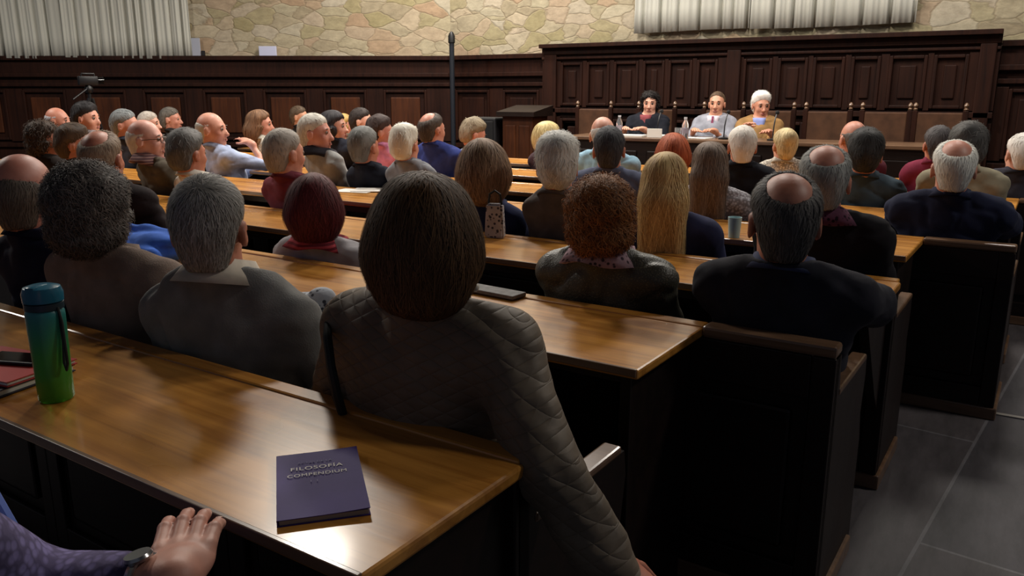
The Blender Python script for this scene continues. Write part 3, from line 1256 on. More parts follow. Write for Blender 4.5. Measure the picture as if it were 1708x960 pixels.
def bench(i, yf, yr, xd, xe, xl):
    ox = max(xd, xe)
    root = empty('desk_bench', (ox, yr - SH * (ox + .6), 0), -SH)
    tag(root, BL[i], 'bench', 'long oak desk benches of the audience')
    L, d, e = xl - ox, xd - ox, xe - ox
    dp = yf - yr
    dt = boxobj('desk_top', (L, dp, .735), (d, .0, .76), DESK, root, .006)
    boxobj('desk_edge', (L, dp - .004, .742), (d - .004, dp + .006, .7615), EDGE, dt, .002)
    bm = bmesh.new()
    add_box(bm, (L, .0, .05), (e, .03, .735), 0)
    # framed panels on the face towards the row behind
    n = max(1, int((e - L) / .62))
    for k in range(n):
        a, c = L + (e - L) * (k + .0) / n, L + (e - L) * (k + 1.) / n
        add_box(bm, (a, -.016, .05), (a + .06, .0, .735), .004)
        add_box(bm, (c - .06, -.016, .05), (c, .0, .735), .004)
        add_box(bm, (a + .06, -.016, .05), (c - .06, .0, .14), .004)
        add_box(bm, (a + .06, -.016, .62), (c - .06, .0, .735), .004)
        add_box(bm, (a + .1, -.012, .18), (c - .1, .0, .58), .01)
    obj('back_panel', bm, DARK, root)
    bm = bmesh.new()
    add_box(bm, (L, -.004, .735), (min(d, e), .045, .764), .006)
    obj('top_rail', bm, DESK, root)
    if e > d + .1:
        bm = bmesh.new()
        add_box(bm, (d, -.02, .738), (e, .045, .768), .008)
        add_box(bm, (d, -.008, .71), (e - .004, .038, .738), .005)
        obj('rail_end', bm, EDGE, root)
    boxobj('seat', (L, .03, .385), (e - .03, .42, .415), DARK, root, .008)
    boxobj('seat_front', (L, .39, .06), (e - .05, .41, .385), DARK, root, .004)
    # shaped end panel with arm rest
    bm = bmesh.new()
    poly = [(.0, .0), (.44, .0), (.44, .36), (.41, .45), (.43, .56), (.42, .62), (.06, .62), (.045, .70), (.04, .735), (-.0, .735)]
    add_prism(bm, poly, 0, e - .035, e)
    obj('end_panel', bm, DARK, root)
    bm = bmesh.new()
    add_box(bm, (e - .04, .05, .62), (e + .004, .40, .64), .006)
    obj('arm_rest', bm, EDGE, root)
    boxobj('plinth', (L, -.02, 0), (e + .012, .40, .055), EDGE, root, .006)
    if e > d + .1:  # bench runs on past the desk: the desk end stands on its own board
        boxobj('desk_end_board', (d - .06, dp + .03, 0), (d - .03, -.02, .735), DARK, root, .004)
    else:
        bm = bmesh.new()
        add_prism(bm, [(dp + .04, .735), (-.018, .735), (-.018, .3), (-.1, .38), (dp + .06, .68)], 0, d - .06, d - .03)
        obj('desk_bracket', bm, DARK, root)
    boxobj('apron', (L, dp + .10, .68), (d - .06, dp + .12, .735), DARK, root, .003)
    return root


for i, r in enumerate(ROWS):
    bench(i, *r)

# ------------------------------------------------------------------ dais furniture
Dz = .2
TY0, TY1, TZ = 7.42, 8.0, .96
tx0, tx1 = at_y(938, 215, TY0)[0], at_y(1640, 228, TY0)[0]
root = empty('dais_table', ((tx0 + tx1) / 2, (TY0 + TY1) / 2, Dz))
tag(root, 'long dark wooden table of the speakers on the dais', 'table')
hw = (tx1 - tx0) / 2
boxobj('table_top', (-hw, -.29, TZ - Dz - .035), (hw, .29, TZ - Dz), EDGE, root, .006)
bm = bmesh.new()
add_box(bm, (-hw + .06, -.27, 0), (hw - .06, -.25, TZ - Dz - .035))
n = 9
for k in range(n):
    a, c = -hw + .06 + (2 * hw - .12) * k / n, -hw + .06 + (2 * hw - .12) * (k + 1) / n
    add_box(bm, (a + .05, -.28, .1), (c - .05, -.265, .64), .012)
obj('modesty_panel', bm, DARK, root)
for s in (-1, 1):
    boxobj('end_board', (s * (hw - .09) - .02, -.2, 0), (s * (hw - .09) + .02, .22, TZ - Dz - .035), DARK, root)

LEATHER = plain('worn_brown_leather', (80, 52, 34), .7, spec=.3, noise=.3, scale=9)


def chair(x, y, label):
    r = empty('high_back_chair', (x, y, Dz), PI)
    tag(r, label, 'chair', 'leather high-back chairs on the dais')
    boxobj('seat', (-.22, -.2, .4), (.22, .22, .46), LEATHER, r, .02)
    boxobj('backrest', (-.19, -.235, .52), (.19, -.205, 1.0), LEATHER, r, .01)
    for s in (-1, 1):
        bm = bmesh.new()
        add_box(bm, (s * .21 - .022, -.245, 0), (s * .21 + .022, -.2, 1.02), .004)
        bp_ = obj('back_post', bm, DARKV, r)
        bm = bmesh.new()
        add_lathe(bm, [(.012, 0), (.02, .012), (.012, .022), (.022, .045), (.014, .065), (.0, .075)], 12, (s * .21, -.222, 1.02))
        obj('finial', bm, EDGE, bp_, smooth=True)
        boxobj('leg', (s * .2 - .02, .17, 0), (s * .2 + .02, .21, .4), DARKV, r)
    boxobj('stretcher', (-.2, .18, .1), (.2, .2, .15), DARKV, r)
    return r


for u, lab in ((982, 'empty brown leather high-back chair at the left end of the dais table'),
               (1087, 'brown leather high-back chair the speaking woman sits in'),
               (1200, 'brown leather high-back chair the man in the grey suit sits in'),
               (1283, 'brown leather high-back chair the white-haired speaker sits in'),
               (1376, 'empty brown leather high-back chair next to the white-haired speaker'),
               (1474, 'empty brown leather high-back chair, second from the right end of the dais'),
               (1566, 'empty brown leather high-back chair, rightmost on the dais')):
    chair(float(at_y(u, 190, 8.52)[0]), 8.44, lab)

# lectern-like cabinet left of the table and dark loudspeaker beside it
p = at_y(876, 190, 8.35)
r = empty('lectern', (p[0], 8.35, Dz))
tag(r, 'dark wooden lectern cabinet left of the dais table', 'lectern')
bm = bmesh.new()
add_box(bm, (-.2, -.18, 0), (.2, .18, .92), .006)
for a, c in ((-.16, -.02), (.02, .16)):
    add_box(bm, (a, -.192, .12), (c, -.175, .82), .01)
obj('cabinet_body', bm, RED, r)
bm = bmesh.new()
add_prism(bm, [(-.24, .92), (.22, .92), (.22, 1.04), (-.24, .97)], 0, -.25, .25)
obj('reading_top', bm, DARK, r)
p = at_y(815, 210, 8.3)
r = empty('loudspeaker', (p[0], 8.3, 0))
tag(r, 'black box loudspeaker standing left of the lectern', 'loudspeaker')
bm = bmesh.new()
add_box(bm, (-.2, -.17, .2), (.2, .17, 1.1), .02)
obj('cabinet', bm, plain('black_speaker', (12, 12, 16), .6), r)
bm = bmesh.new()
add_box(bm, (-.17, -.185, .24), (.17, -.168, 1.06), .01)
obj('grille', bm, plain('speaker_grille', (18, 18, 20), .9, noise=.4, scale=200), r)
boxobj('stand', (-.14, -.12, 0), (.14, .12, .2), plain('black_speaker', (12, 12, 16), .6), r)

# slim dark pole
p = at_d(756, 230, 11.2)
r = empty('pole_stand', (p[0], p[1], 0))
tag(r, 'tall slim dark pole with black cap in front of the stone wall', 'pole')
bm = bmesh.new()
add_tube(bm, [(0, 0, .03), (0, 0, 2.02)], .034, 14)
obj('pole', bm, plain('dark_blue_steel', (40, 44, 52), .4, .3), r, smooth=True)
bm = bmesh.new()
add_lathe(bm, [(.036, 0), (.046, .01), (.046, .09), (.03, .13), (.012, .15)], 16, (0, 0, 2.02))
obj('cap', bm, plain('black_cap', (10, 10, 12), .5), r, smooth=True)
bm = bmesh.new()
add_lathe(bm, [(.2, 0), (.2, .015), (.05, .035), (.036, .06)], 24)
obj('base', bm, plain('black_cap', (10, 10, 12), .5), r, smooth=True)

# video camera on tripod
p = at_d(146, 130, 9.3)
r = empty('tripod', (p[0], p[1], 0), YAW)
BLK = plain('black_plastic', (14, 14, 18), .4)
tag(r, 'black tripod behind the audience at the left', 'tripod')
zt = p[2] - .06
for k in range(3):
    a = k * 2 * PI / 3 + .5
    bm = bmesh.new()
    add_tube(bm, [(.02 * math.cos(a), .02 * math.sin(a), zt - .16), (.15 * math.cos(a), .15 * math.sin(a), .6), (.24 * math.cos(a), .24 * math.sin(a), 0.01)], [.022, .017, .013], 8)
    obj('leg', bm, BLK, r, smooth=True)
bm = bmesh.new()
add_tube(bm, [(0, 0, zt - .5), (0, 0, zt - .03)], .018, 10)
add_lathe(bm, [(.035, 0), (.045, .02), (.045, .05), (.03, .08)], 16, (0, 0, zt - .1))
obj('head', bm, BLK, r, smooth=True)
bm = bmesh.new()
add_tube(bm, [(0, -.02, zt - .05), (-.06, -.25, zt - .17)], .009, 8)
obj('pan_handle', bm, BLK, r, smooth=True)
r = empty('video_camera', (p[0], p[1], zt - .02), YAW - .9)
tag(r, 'small black video camera on top of the tripod', 'camera')
bm = bmesh.new()
add_box(bm, (-.04, -.1, 0), (.04, .1, .1), .012)
cb0 = obj('camera_body', bm, BLK, r, smooth=True)
bm = bmesh.new()
add_tube(bm, [(0, .095, .052), (0, .16, .052)], [.034, .038], 16)
obj('lens', bm, plain('lens_black', (8, 8, 10), .15), cb0, smooth=True)
bm = bmesh.new()
add_box(bm, (-.12, -.06, .01), (-.045, -.05, .09), .004)
obj('flip_screen', bm, plain('screen_grey', (96, 104, 116), .25), r)
bm = bmesh.new()
add_tube(bm, [(0, .07, .1), (0, .07, .125), (0, -.06, .125), (0, -.06, .1)], .011, 8)
obj('carry_handle', bm, BLK, r, smooth=True)

# small things on the cornice ledge of the left wall
def on_ledge(name, u, w, h, d, mat, label, cat):
    x = lw_x(u)
    o = boxobj(name, (-w / 2, -d / 2, 0), (w / 2, d / 2, h), mat, None, .004)
    o.matrix_world = LW @ Matrix.Translation((x, -.055, 1.89))
    tag(o, label, cat)
    return o


on_ledge('paper_box', 451, .24, .13, .05, plain('white_card', (196, 200, 226), .6), 'small white box on the wooden ledge below the bare stone', 'box')
on_ledge('ledge_card', 333, .12, .24, .02, plain('pale_blue_card', (166, 170, 184), .7), 'pale upright card on the ledge at the curtain edge', 'card')
on_ledge('wall_socket', 344, .05, .07, .03, plain('black_plastic', (14, 14, 18), .4), 'tiny black box on the ledge right of the curtain', 'box')

# things on the speakers' table
def tbl(u, v=214, y=7.62):
    return Vector((float(at_y(u, v, y)[0]), y, TZ + .001))


def sheet(name, pos, w, d, h, mat, label, cat, rz=0, group=None):
    o = boxobj(name, (-w / 2, -d / 2, 0), (w / 2, d / 2, h), mat, None, min(.002, h * .3), loc=pos, rot=(0, 0, rz))
    tag(o, label, cat, group)
    return o


PAPER = plain('white_paper', (226, 222, 214), .7)
sheet('paper_stack', tbl(1054, 214, 7.56), .26, .2, .02, PAPER, 'white papers in front of the speaking woman', 'paper', .1)
sheet('paper_sheet', tbl(1166), .22, .18, .006, PAPER, 'white sheet in front of the man in the grey suit', 'paper', -.15)
sheet('open_book', tbl(1116, 214, 7.66), .22, .16, .02, PAPER, 'white open notes under the microphone of the speaking woman', 'paper', -.05)
o = sheet('name_card', tbl(1092, 214, 7.52), .15, .012, .085, PAPER, 'small white folded name card before the speaking woman', 'card')


def lathe_obj(name, pos, prof, mat, label=None, cat=None, parent=None, n=20):
    bm = bmesh.new()
    add_lathe(bm, prof, n)
    o = obj(name, bm, mat, parent, loc=pos, smooth=True)
    if label: tag(o, label, cat)
    return o


m, nt, b = newmat('clear_glass')
b.inputs['Base Color'].default_value = (.9, .93, .95, 1)
b.inputs['Transmission Weight'].default_value = .9
b.inputs['Roughness'].default_value = .05
GLASS = m
GP = [(.0, .004), (.028, 0), (.032, .1), (.029, .1), (.026, .012), (.0, .012)]
lathe_obj('drinking_glass', tbl(1131, 214, 7.5), GP, GLASS, 'drinking glass beside the bottle between woman and grey suit man', 'glass')
lathe_obj('drinking_glass', tbl(1252), GP, GLASS, 'drinking glass before the white-haired speaker', 'glass')


def water_bottle(pos, label):
    r = empty('water_bottle', pos)
    tag(r, label, 'bottle')
    bb_ = lathe_obj('bottle_body', None, [(.0, 0), (.03, 0), (.032, .01), (.032, .13), (.014, .17), (.013, .185), (.0, .185)], GLASS, parent=r)
    lathe_obj('bottle_label', None, [(.0325, .05), (.0332, .05), (.0332, .1), (.0325, .1)], plain('bottle_paper', (150, 140, 150), .6), parent=bb_)
    lathe_obj('bottle_cap', None, [(.0, .183), (.015, .183), (.015, .2), (.0, .2)], plain('white_cap', (200, 200, 205), .4), parent=r)


water_bottle(tbl(1143, 214, 7.47), 'water bottle on the speakers table left of the grey suit man')
water_bottle(tbl(1033, 212, 7.7), 'water bottle on the speakers table left of the woman')


def microphone(pos, label, rz=0):
    r = empty('microphone', pos, rz)
    tag(r, label, 'microphone')
    lathe_obj('base', None, [(.0, 0), (.05, 0), (.05, .012), (.012, .02), (.0, .02)], BLK, parent=r)
    bm = bmesh.new()
    add_tube(bm, [(0, 0, .015), (0, .01, .12), (0, .05, .2), (0, .09, .235)], .006, 8)
    gn = obj('gooseneck', bm, BLK, r, smooth=True)
    bm = bmesh.new()
    add_ball(bm, (0, .105, .245), (.018, .028, .02))
    obj('windshield', bm, plain('mic_foam', (22, 22, 24), .9), gn, smooth=True)


microphone(tbl(1096, 214, 7.6), 'desk microphone pointing at the speaking woman')
microphone(tbl(1208, 214, 7.6), 'desk microphone in front of the man in the grey suit')
microphone(tbl(1290, 214, 7.6), 'desk microphone in front of the white-haired speaker')

# ------------------------------------------------------------------ things on the near desk
def deskpt(u, v, z=.7606):
    return Vector(at_z(u, v, z).tolist())


# water bottle, green fading to blue
pb = deskpt(95, 664)
r = empty('drink_bottle', pb, .3)
tag(r, 'green and blue plastic drinking bottle standing on the near desk', 'bottle')
m, nt, b = newmat('green_blue_plastic')
tc = N(nt, 'ShaderNodeTexCoord')
sp = N(nt, 'ShaderNodeSeparateXYZ')
nt.links.new(tc.outputs['Object'], sp.inputs[0])
mr = N(nt, 'ShaderNodeMapRange')
mr.inputs['From Max'].default_value = .2
nt.links.new(sp.outputs['Z'], mr.inputs['Value'])
rr = ramp(nt, [(.0, lin((70, 158, 40))), (.5, lin((72, 168, 66))), (.75, lin((52, 150, 116))), (1, lin((44, 134, 146)))])
nt.links.new(mr.outputs[0], rr.inputs[0])
nt.links.new(rr.outputs[0], b.inputs['Base Color'])
b.inputs['Roughness'].default_value = .35
b.inputs['Transmission Weight'].default_value = .25
bs = 1.06
lathe_obj('bottle_body', None, [(x * bs, z * bs) for x, z in [(.0, 0), (.029, 0), (.032, .004), (.0325, .06), (.0335, .12), (.0345, .165), (.034, .178), (.03, .184), (.0, .184)]], m, parent=r, n=40)
TEAL = plain('teal_lid', (28, 96, 120), .25)
lathe_obj('neck_ring', None, [(x * bs, z * bs) for x, z in [(.03, .182), (.0345, .184), (.0345, .196), (.031, .198), (0, .198)]], plain('dark_teal_ring', (24, 44, 54), .4), parent=r, n=40)
lid_ = lathe_obj('lid', None, [(x * bs, z * bs) for x, z in [(.03, .197), (.0355, .199), (.036, .215), (.032, .226), (.02, .23), (0, .23)]], TEAL, parent=r, n=40)
bm = bmesh.new()
add_box(bm, (-.012, -.034, .228), (.012, .012, .245), .006)
obj('spout_cover', bm, TEAL, lid_, smooth=True)
bm = bmesh.new()
add_tube(bm, [(.036, -.004, .2), (.044, -.006, .17), (.05, -.012, .12), (.052, -.014, .085), (.046, -.012, .07), (.04, -.01, .085), (.041, -.006, .13), (.037, -.002, .19)], .0028, 6)
obj('wrist_strap', bm, plain('strap_black', (20, 26, 26), .7), lid_, smooth=True)

# folders with phone
pf = deskpt(8, 640)
RED_COVER = plain('red_cover', (186, 52, 48), .5)
def flat_book(name, pos, w, d, h, rz, cover, label, cat):
    r = empty(name, pos, rz)
    tag(r, label, cat)
    boxobj('pages', (-w / 2 + .003, -d / 2 + .003, .0025), (w / 2 - .004, d / 2 - .003, h - .0025), PAPER, r, .001)
    bm = bmesh.new()
    add_box(bm, (-w / 2, -d / 2, 0), (w / 2, d / 2, .0025), .0008)
    add_box(bm, (-w / 2, -d / 2, h - .0025), (w / 2, d / 2, h), .0008)
    add_box(bm, (-w / 2 - .002, -d / 2, 0), (-w / 2 + .002, d / 2, h), .0008)
    obj('cover', bm, cover, r)
    return r


flat_book('notebook', Vector((pf[0] - .06, pf[1] + .015, .7618)), .26, .19, .016, .16, plain('dark_violet_cover', (40, 32, 52), .5), 'dark notebook with white pages under the red folder on the near desk', 'notebook')
flat_book('folder', Vector((pf[0] - .055, pf[1] + .032, .7784)), .25, .17, .012, .14, RED_COVER, 'red folder lying beside the green bottle on the near desk', 'folder')
r = empty('phone', Vector((pf[0] - .045, pf[1] + .055, .7912)), .35)
tag(r, 'black phone lying on the red folder', 'phone')
cs_ = boxobj('case', (-.07, -.033, 0), (.07, .033, .009), BLK, r, .004)
boxobj('screen', (-.064, -.029, .0085), (.064, .029, .0095), plain('phone_glass', (10, 10, 14), .08), cs_, .0005)

# purple booklet with lettering
c = [deskpt(462, 768), deskpt(597, 756), deskpt(616, 856), deskpt(464, 882)]
cen = (c[0] + c[1] + c[2] + c[3]) / 4
ax = ((c[1] - c[0]) + (c[2] - c[3])).normalized()
rz = math.atan2(ax.y, ax.x)
bw = ((c[1] - c[0]).length + (c[2] - c[3]).length) / 2
bd = ((c[0] - c[3]).length + (c[1] - c[2]).length) / 2
PURP = plain('purple_cover', (70, 52, 124), .6, spec=.25, noise=.05)
r = empty('booklet', Vector((cen.x, cen.y, .7606)), rz)
tag(r, 'purple booklet with pale lettering lying on the near desk', 'book')
boxobj('pages', (-bw / 2 + .002, -bd / 2 + .002, .001), (bw / 2 - .002, bd / 2 - .002, .009), plain('booklet_pages', (150, 140, 132), .7), r, .001)
bm = bmesh.new()
add_box(bm, (-bw / 2, -bd / 2, 0), (bw / 2, bd / 2, .0012))
n = 14
for i in range(n):      # slightly curling front cover
    a0, a1 = -bw / 2 + bw * i / n, -bw / 2 + bw * (i + 1) / n
    f = lambda x: .0095 + .006 * max(0, (x / bw + .1)) ** 2
    vs = [bm.verts.new(q) for q in ((a0, -bd / 2, f(a0)), (a1, -bd / 2, f(a1)), (a1, bd / 2, f(a1)), (a0, bd / 2, f(a0)),
                                    (a0, -bd / 2, f(a0) + .0012), (a1, -bd / 2, f(a1) + .0012), (a1, bd / 2, f(a1) + .0012), (a0, bd / 2, f(a0) + .0012))]
    for q in ((0, 1, 2, 3), (7, 6, 5, 4), (0, 4, 5, 1), (2, 6, 7, 3), (1, 5, 6, 2), (3, 7, 4, 0)):
        bm.faces.new([vs[k] for k in q])
add_box(bm, (-bw / 2 - .001, -bd / 2, 0), (-bw / 2 + .001, bd / 2, .0105))
cov_ = obj('cover', bm, PURP, r)


def lettering(txt, x, y, size, col, squeeze=1.):
    cu = bpy.data.curves.new('lettering', 'FONT')
    cu.body = txt
    cu.align_x = 'CENTER'
    cu.size = size
    cu.extrude = .0002
    cu.space_character = 1.12
    cu.materials.append(plain('ink_%d_%d_%d' % col, col, .6))
    t_ = bpy.data.objects.new('tmp', cu)
    C.objects.link(t_)
    me = bpy.data.meshes.new_from_object(t_.evaluated_get(bpy.context.evaluated_depsgraph_get()))
    bpy.data.objects.remove(t_)
    o = link(bpy.data.objects.new('lettering', me), cov_, (x, y, .0125))
    o.scale = (squeeze, 1, 1)
    return o


lettering('ACTAS DE LA', -.006, bd * .30, .0085, (104, 94, 150))
lettering('FILOSOFÍA', -.004, bd * .19, .0165, (250, 244, 232), 1.0)
lettering('COMPENDIUM', -.004, bd * .085, .0145, (244, 238, 228), .93)
lettering('I  I', -.01, -bd * .02, .010, (120, 108, 158))

# blue jacket folded on the second desk, papers, bags
def lump(name, prims, h, mat, label, cat, loc, rz=0, seed=3, amp=.006, freq=40, group=None, pad=.06):
    P = np.array([np.array(p_[1]) for p_ in prims])
    rad = max(max(p_[2]) if hasattr(p_[2], '__len__') else p_[2] for p_ in prims)
    P2 = np.array([np.array(p_[3]) if p_[0] == 'c' else np.array(p_[1]) for p_ in prims])
    lo = np.minimum(P, P2).min(0) - rad - pad
    hi = np.maximum(P, P2).max(0) + rad + pad
    lo[2] = max(lo[2], -h * 2)
    S = SDF(lo, hi, h)
    for p_ in prims:
        if p_[0] == 'e': S.ell(p_[1], p_[2], p_[3] if len(p_) > 3 else .02)
        else: S.cap(p_[1], p_[3], p_[2], p_[4], .015)
    X, Y, Z = S.grids()
    S.f += amp * wob(X, Y, Z, freq, seed, 5)
    S.f = np.maximum(S.f, -Z + .0005)
    V, F = S.mesh()
    o = npmesh(name, V, F, mat, None, loc=loc, rot=(0, 0, rz))
    tag(o, label, cat, group)
    return o


p = at_z(245, 425, .78)
lump('folded_jacket', [('e', (0, 0, .04), (.22, .13, .05)), ('e', (-.1, .04, .06), (.14, .1, .04)), ('c', (-.2, -.06, .05), .04, (.2, -.09, .04), .035), ('e', (.1, .0, .08), (.12, .09, .03)), ('c', (-.15, .02, .1), .025, (.16, .06, .09), .02)],
     .008, cloth((66, 108, 204), 'suit'), 'bright blue jacket folded on the desk between two grey-haired people', 'jacket', (p[0] - .03, p[1] + .02, .762), -.1, 5, .012, 45)
p = at_z(628, 318, .76)
g_ = 'loose papers on the fourth desk'
for k, (dx, dy, rz, w, d, lab) in enumerate(((0, 0, .5, .3, .2, 'white open paper on the fourth desk left of the brown bob woman, uppermost sheet'),
                                             (-.1, -.09, .2, .26, .18, 'white paper lying towards the near edge of the fourth desk, lower sheet'))):
    sheet('paper_sheet', Vector((p[0] + dx, p[1] + dy, .7615 + .004 * (1 - k))), w, d, .003, PAPER, lab, 'paper', rz)
p = at_z(822, 478, .765)
sheet('folded_newspaper', Vector((p[0], 2.085 - SH * (p[0] + .6) - .01, .7645)), .3, .07, .012, plain('newsprint', (120, 118, 116), .8, noise=.3, scale=60), 'folded grey newspaper lying along the rear edge of the second desk', 'newspaper', -.12)

# black and white patterned bag beside the white-haired person
p = at_z(850, 392, .76)
root = empty('handbag', (p[0] - .02, p[1] - .09, .762), .25)
tag(root, 'small pale patterned handbag on the third desk left of the white-haired sweater person', 'bag')
bm = bmesh.new()
add_prism(bm, [(-.045, 0), (.045, 0), (.036, .15), (-.036, .15)], 1, -.022, .022)
bmesh.ops.bevel(bm, geom=list(bm.edges), offset=.008, segments=2, affect='EDGES')
bd_ = obj('bag_body', bm, cloth((176, 172, 176), 'pattern'), root, smooth=True)
bm = bmesh.new()
add_tube(bm, [(-.03, 0, .145), (-.024, 0, .19), (0, 0, .205), (.024, 0, .19), (.03, 0, .145)], .005, 8)
obj('bag_handle', bm, plain('strap_black', (20, 26, 26), .7), bd_, smooth=True)
# pale clothes between the grey sweater person and the quilted jacket
p = at_z(508, 512, .775)
lump('patterned_scarf', [('e', (0, 0, .02), (.07, .05, .03)), ('e', (.03, .02, .035), (.045, .035, .03)), ('c', (-.06, -.01, .015), .02, (.02, -.035, .02), .022)],
     .006, cloth((176, 182, 192), 'pattern'), 'pale patterned scarf lying on the second desk left of the quilted jacket', 'scarf', (p[0], p[1] + .03, .7615), -.3, 9, .008, 70)
p = at_z(1222, 395, .765)
lathe_obj('plastic_cup', Vector((p[0], p[1] + .02, .7605)), [(.0, 0), (.024, 0), (.03, .09), (.027, .09), (.022, .006), (0, .006)], plain('pale_blue_cup', (150, 184, 190), .4), 'pale blue plastic cup beside the blonde woman on the desk', 'cup')

# ------------------------------------------------------------------ the audience and the speakers
SK1, SK2, SK3, SK4 = (196, 138, 116), (182, 122, 98), (206, 156, 134), (150, 100, 76)
# foreground bench
person('A1', 33, 255, 1, 'bald pink-headed person in a dark navy coat at the left edge, nearest bench', ('bald', (70, 62, 56), (104, 94, 84)), ('coat', (24, 26, 46)), (196, 134, 116), q=1.04, yaw=.55, bulk=1.0, sw=0.145, cloth_name='coat')
person('A2', 142, 272, 1, 'person with curly dark grey hair and taupe sweater behind the green bottle', ('curly', (28, 26, 25), (116, 108, 102)), ('sweater', (124, 108, 98)), SK2, q=1.0, yaw=.55, bulk=1.1, cloth_name='sweater', strands=6500, sw=.19)
person('A3', 342, 290, 1, 'person with short grey hair and grey sweater with pale collar, nearest bench', ('short', (74, 72, 68), (160, 156, 150)), ('sweater', (118, 118, 116)), SK2, q=1.03, yaw=.62, bulk=1.15, cloth_name='sweater', collar=(196, 186, 170), strands=5200, sw=.165, droop=.05, body=.3, arms=[((-.24, .05, .62), (-.1, .26, .6)), ((.25, .0, .62), (.1, .26, .6))])
person('A4', 703, 284, 1, 'woman with brown bob and quilted brown jacket, arm hanging over the bench end', ('bob', (32, 22, 14), (104, 74, 46)), ('quilt', (100, 88, 74)), SK2, q=1.04, yaw=.62, bulk=1.12, roll=.03, body=.10, sway=.07, cloth_name='quilted_jacket', earring=True, strands=6000, sw=.158,
       arms='world', arms_w=[((-1.25, 1.3, .68), (-1.1, 1.5, .80)), ((-.625, 1.17, .73), (-.51, 1.16, .60))], cuff=.09, Ys=1.2)
a4 = [o for o in bpy.data.objects if o.get('label', '').startswith('woman with brown bob')][0]
bpy.context.view_layer.update()
iv = a4.matrix_world.inverted()
bm = bmesh.new()
add_tube(bm, [iv @ Vector(at_y(u_, v_, y_).tolist()) for u_, v_, y_ in ((548, 522, 1.2), (546, 560, 1.13), (552, 610, 1.1), (562, 660, 1.1), (572, 690, 1.12))], [.007, .009, .009, .01, .009], 8)
obj('bag_strap', bm, plain('strap_black', (16, 16, 18), .7), a4, smooth=True)
# second bench
person('B1', 165, 214, 2, 'grey-brown haired person with thinning hair seen behind the curly dark grey hair', ('crown', (84, 70, 58), (150, 132, 112)), ('coat', (38, 30, 32)), SK2, q=1.1, bulk=1.1, yaw=.5, cloth_name='coat')
person('B2', 518, 288, 2, 'woman with burgundy dyed hair, pale grey vest and red scarf', ('bob', (42, 12, 16), (108, 44, 48)), ('jacket', (164, 160, 164)), SK2, q=1.06, yaw=.9, bulk=.95, cloth_name='vest', scarf=((150, 56, 64), 'stripe'))
person('B3', 1003, 293, 2, 'woman with short reddish brown curls and dark glittering jacket with floral scarf', ('curly', (50, 28, 14), (164, 108, 60)), ('sequin', (60, 58, 48)), SK2, q=.97, yaw=.42, bulk=1.0, cloth_name='jacket', scarf=((150, 124, 132), 'pattern'))
person('B4', 1315, 281, 2, 'balding man with dark grey hair in a dark suit, beside the aisle', ('crown', (28, 26, 26), (96, 92, 90)), ('suit', (40, 40, 48)), SK2, q=1.08, yaw=.34, bulk=1.1, cloth_name='suit_jacket', collar=(60, 66, 92), sw=.17, arms=[((-.22, .1, .80), (-.1, .3, .815)), ((.22, .1, .80), (.1, .3, .815))])
# third bench
person('C1', 472, 213, 3, 'grey-haired man in a burgundy sweater looking to the right', ('short', (88, 82, 76), (168, 160, 150)), ('sweater', (110, 48, 60)), SK1, q=1.1, bulk=1.05, cloth_name='sweater')
person('C2', 806, 229, 3, 'woman with light brown bob and navy jacket, third bench', ('bob', (66, 50, 38), (152, 124, 98)), ('jacket', (30, 38, 70)), SK1, q=1.2, yaw=.55, bulk=0.88, sw=0.13, cloth_name='jacket')
person('C3', 930, 223, 3, 'person with straight white hair and grey-brown sweater', ('full', (120, 120, 116), (220, 218, 212)), ('sweater', (92, 86, 84)), SK1, q=1.06, yaw=.45, bulk=0.85, sw=0.13, cloth_name='sweater')
person('C4', 1110, 251, 3, 'woman with long blonde hair falling down her back', ('long', (112, 82, 48), (232, 198, 140)), ('jacket', (44, 48, 78)), SK1, q=1.06, yaw=.36, bulk=1.05, cloth_name='jacket')
person('C5', 1380, 237, 3, 'balding grey-haired person in a black coat with a purple scarf', ('crown', (70, 70, 68), (160, 162, 158)), ('coat', (26, 24, 28)), SK1, q=1.08, yaw=.22, bulk=1.15, cloth_name='coat', scarf=((84, 48, 66), 'pattern'))
# fourth bench
person('C6', 1597, 229, 4, 'white-haired man with pink scalp in a navy coat at the aisle', ('crown', (150, 148, 142), (226, 224, 216)), ('coat', (32, 36, 58)), SK1, q=1.05, yaw=.14, bulk=1.12, cloth_name='coat', sw=.175, arms=[((-.22, .1, .80), (-.1, .3, .815)), ((.22, .1, .80), (.1, .3, .815))])
person('D1', 310, 217, 3, 'dark grey haired person in a white top, behind short grey hair', ('full', (44, 44, 44), (112, 110, 108)), ('shirt', (222, 214, 200)), SK2, q=1.1, yaw=.05, bulk=0.85, sw=0.135, cloth_name='blouse')
person('D2', 606, 209, 4, 'dark grey haired person in a black jacket before the pink sweater', ('short', (52, 54, 54), (124, 124, 120)), ('jacket', (30, 34, 46)), SK2, q=1.1, yaw=.1, bulk=0.85, sw=0.13, cloth_name='jacket')
person('D3', 675, 208, 4, 'white-haired person in a pale grey pullover left of the brown bob woman', ('full', (158, 152, 140), (232, 226, 212)), ('sweater', (132, 134, 140)), SK1, q=1.0, yaw=.15, bulk=0.85, sw=0.135, cloth_name='sweater')
person('D4', 1017, 209, 4, 'dark-haired man in a slate blue jacket, right of the white-haired person', ('short', (24, 24, 28), (70, 70, 74)), ('jacket', (84, 90, 112)), SK1, q=1.04, yaw=.4, bulk=1.2, cloth_name='jacket')
person('D5', 1186, 235, 4, 'girl with long grey-brown hair in a white lace top, right of the long blonde hair', ('long', (60, 48, 42), (130, 112, 98)), ('lace', (178, 176, 184)), SK1, q=1.0, yaw=.3, bulk=.9, cloth_name='blouse')
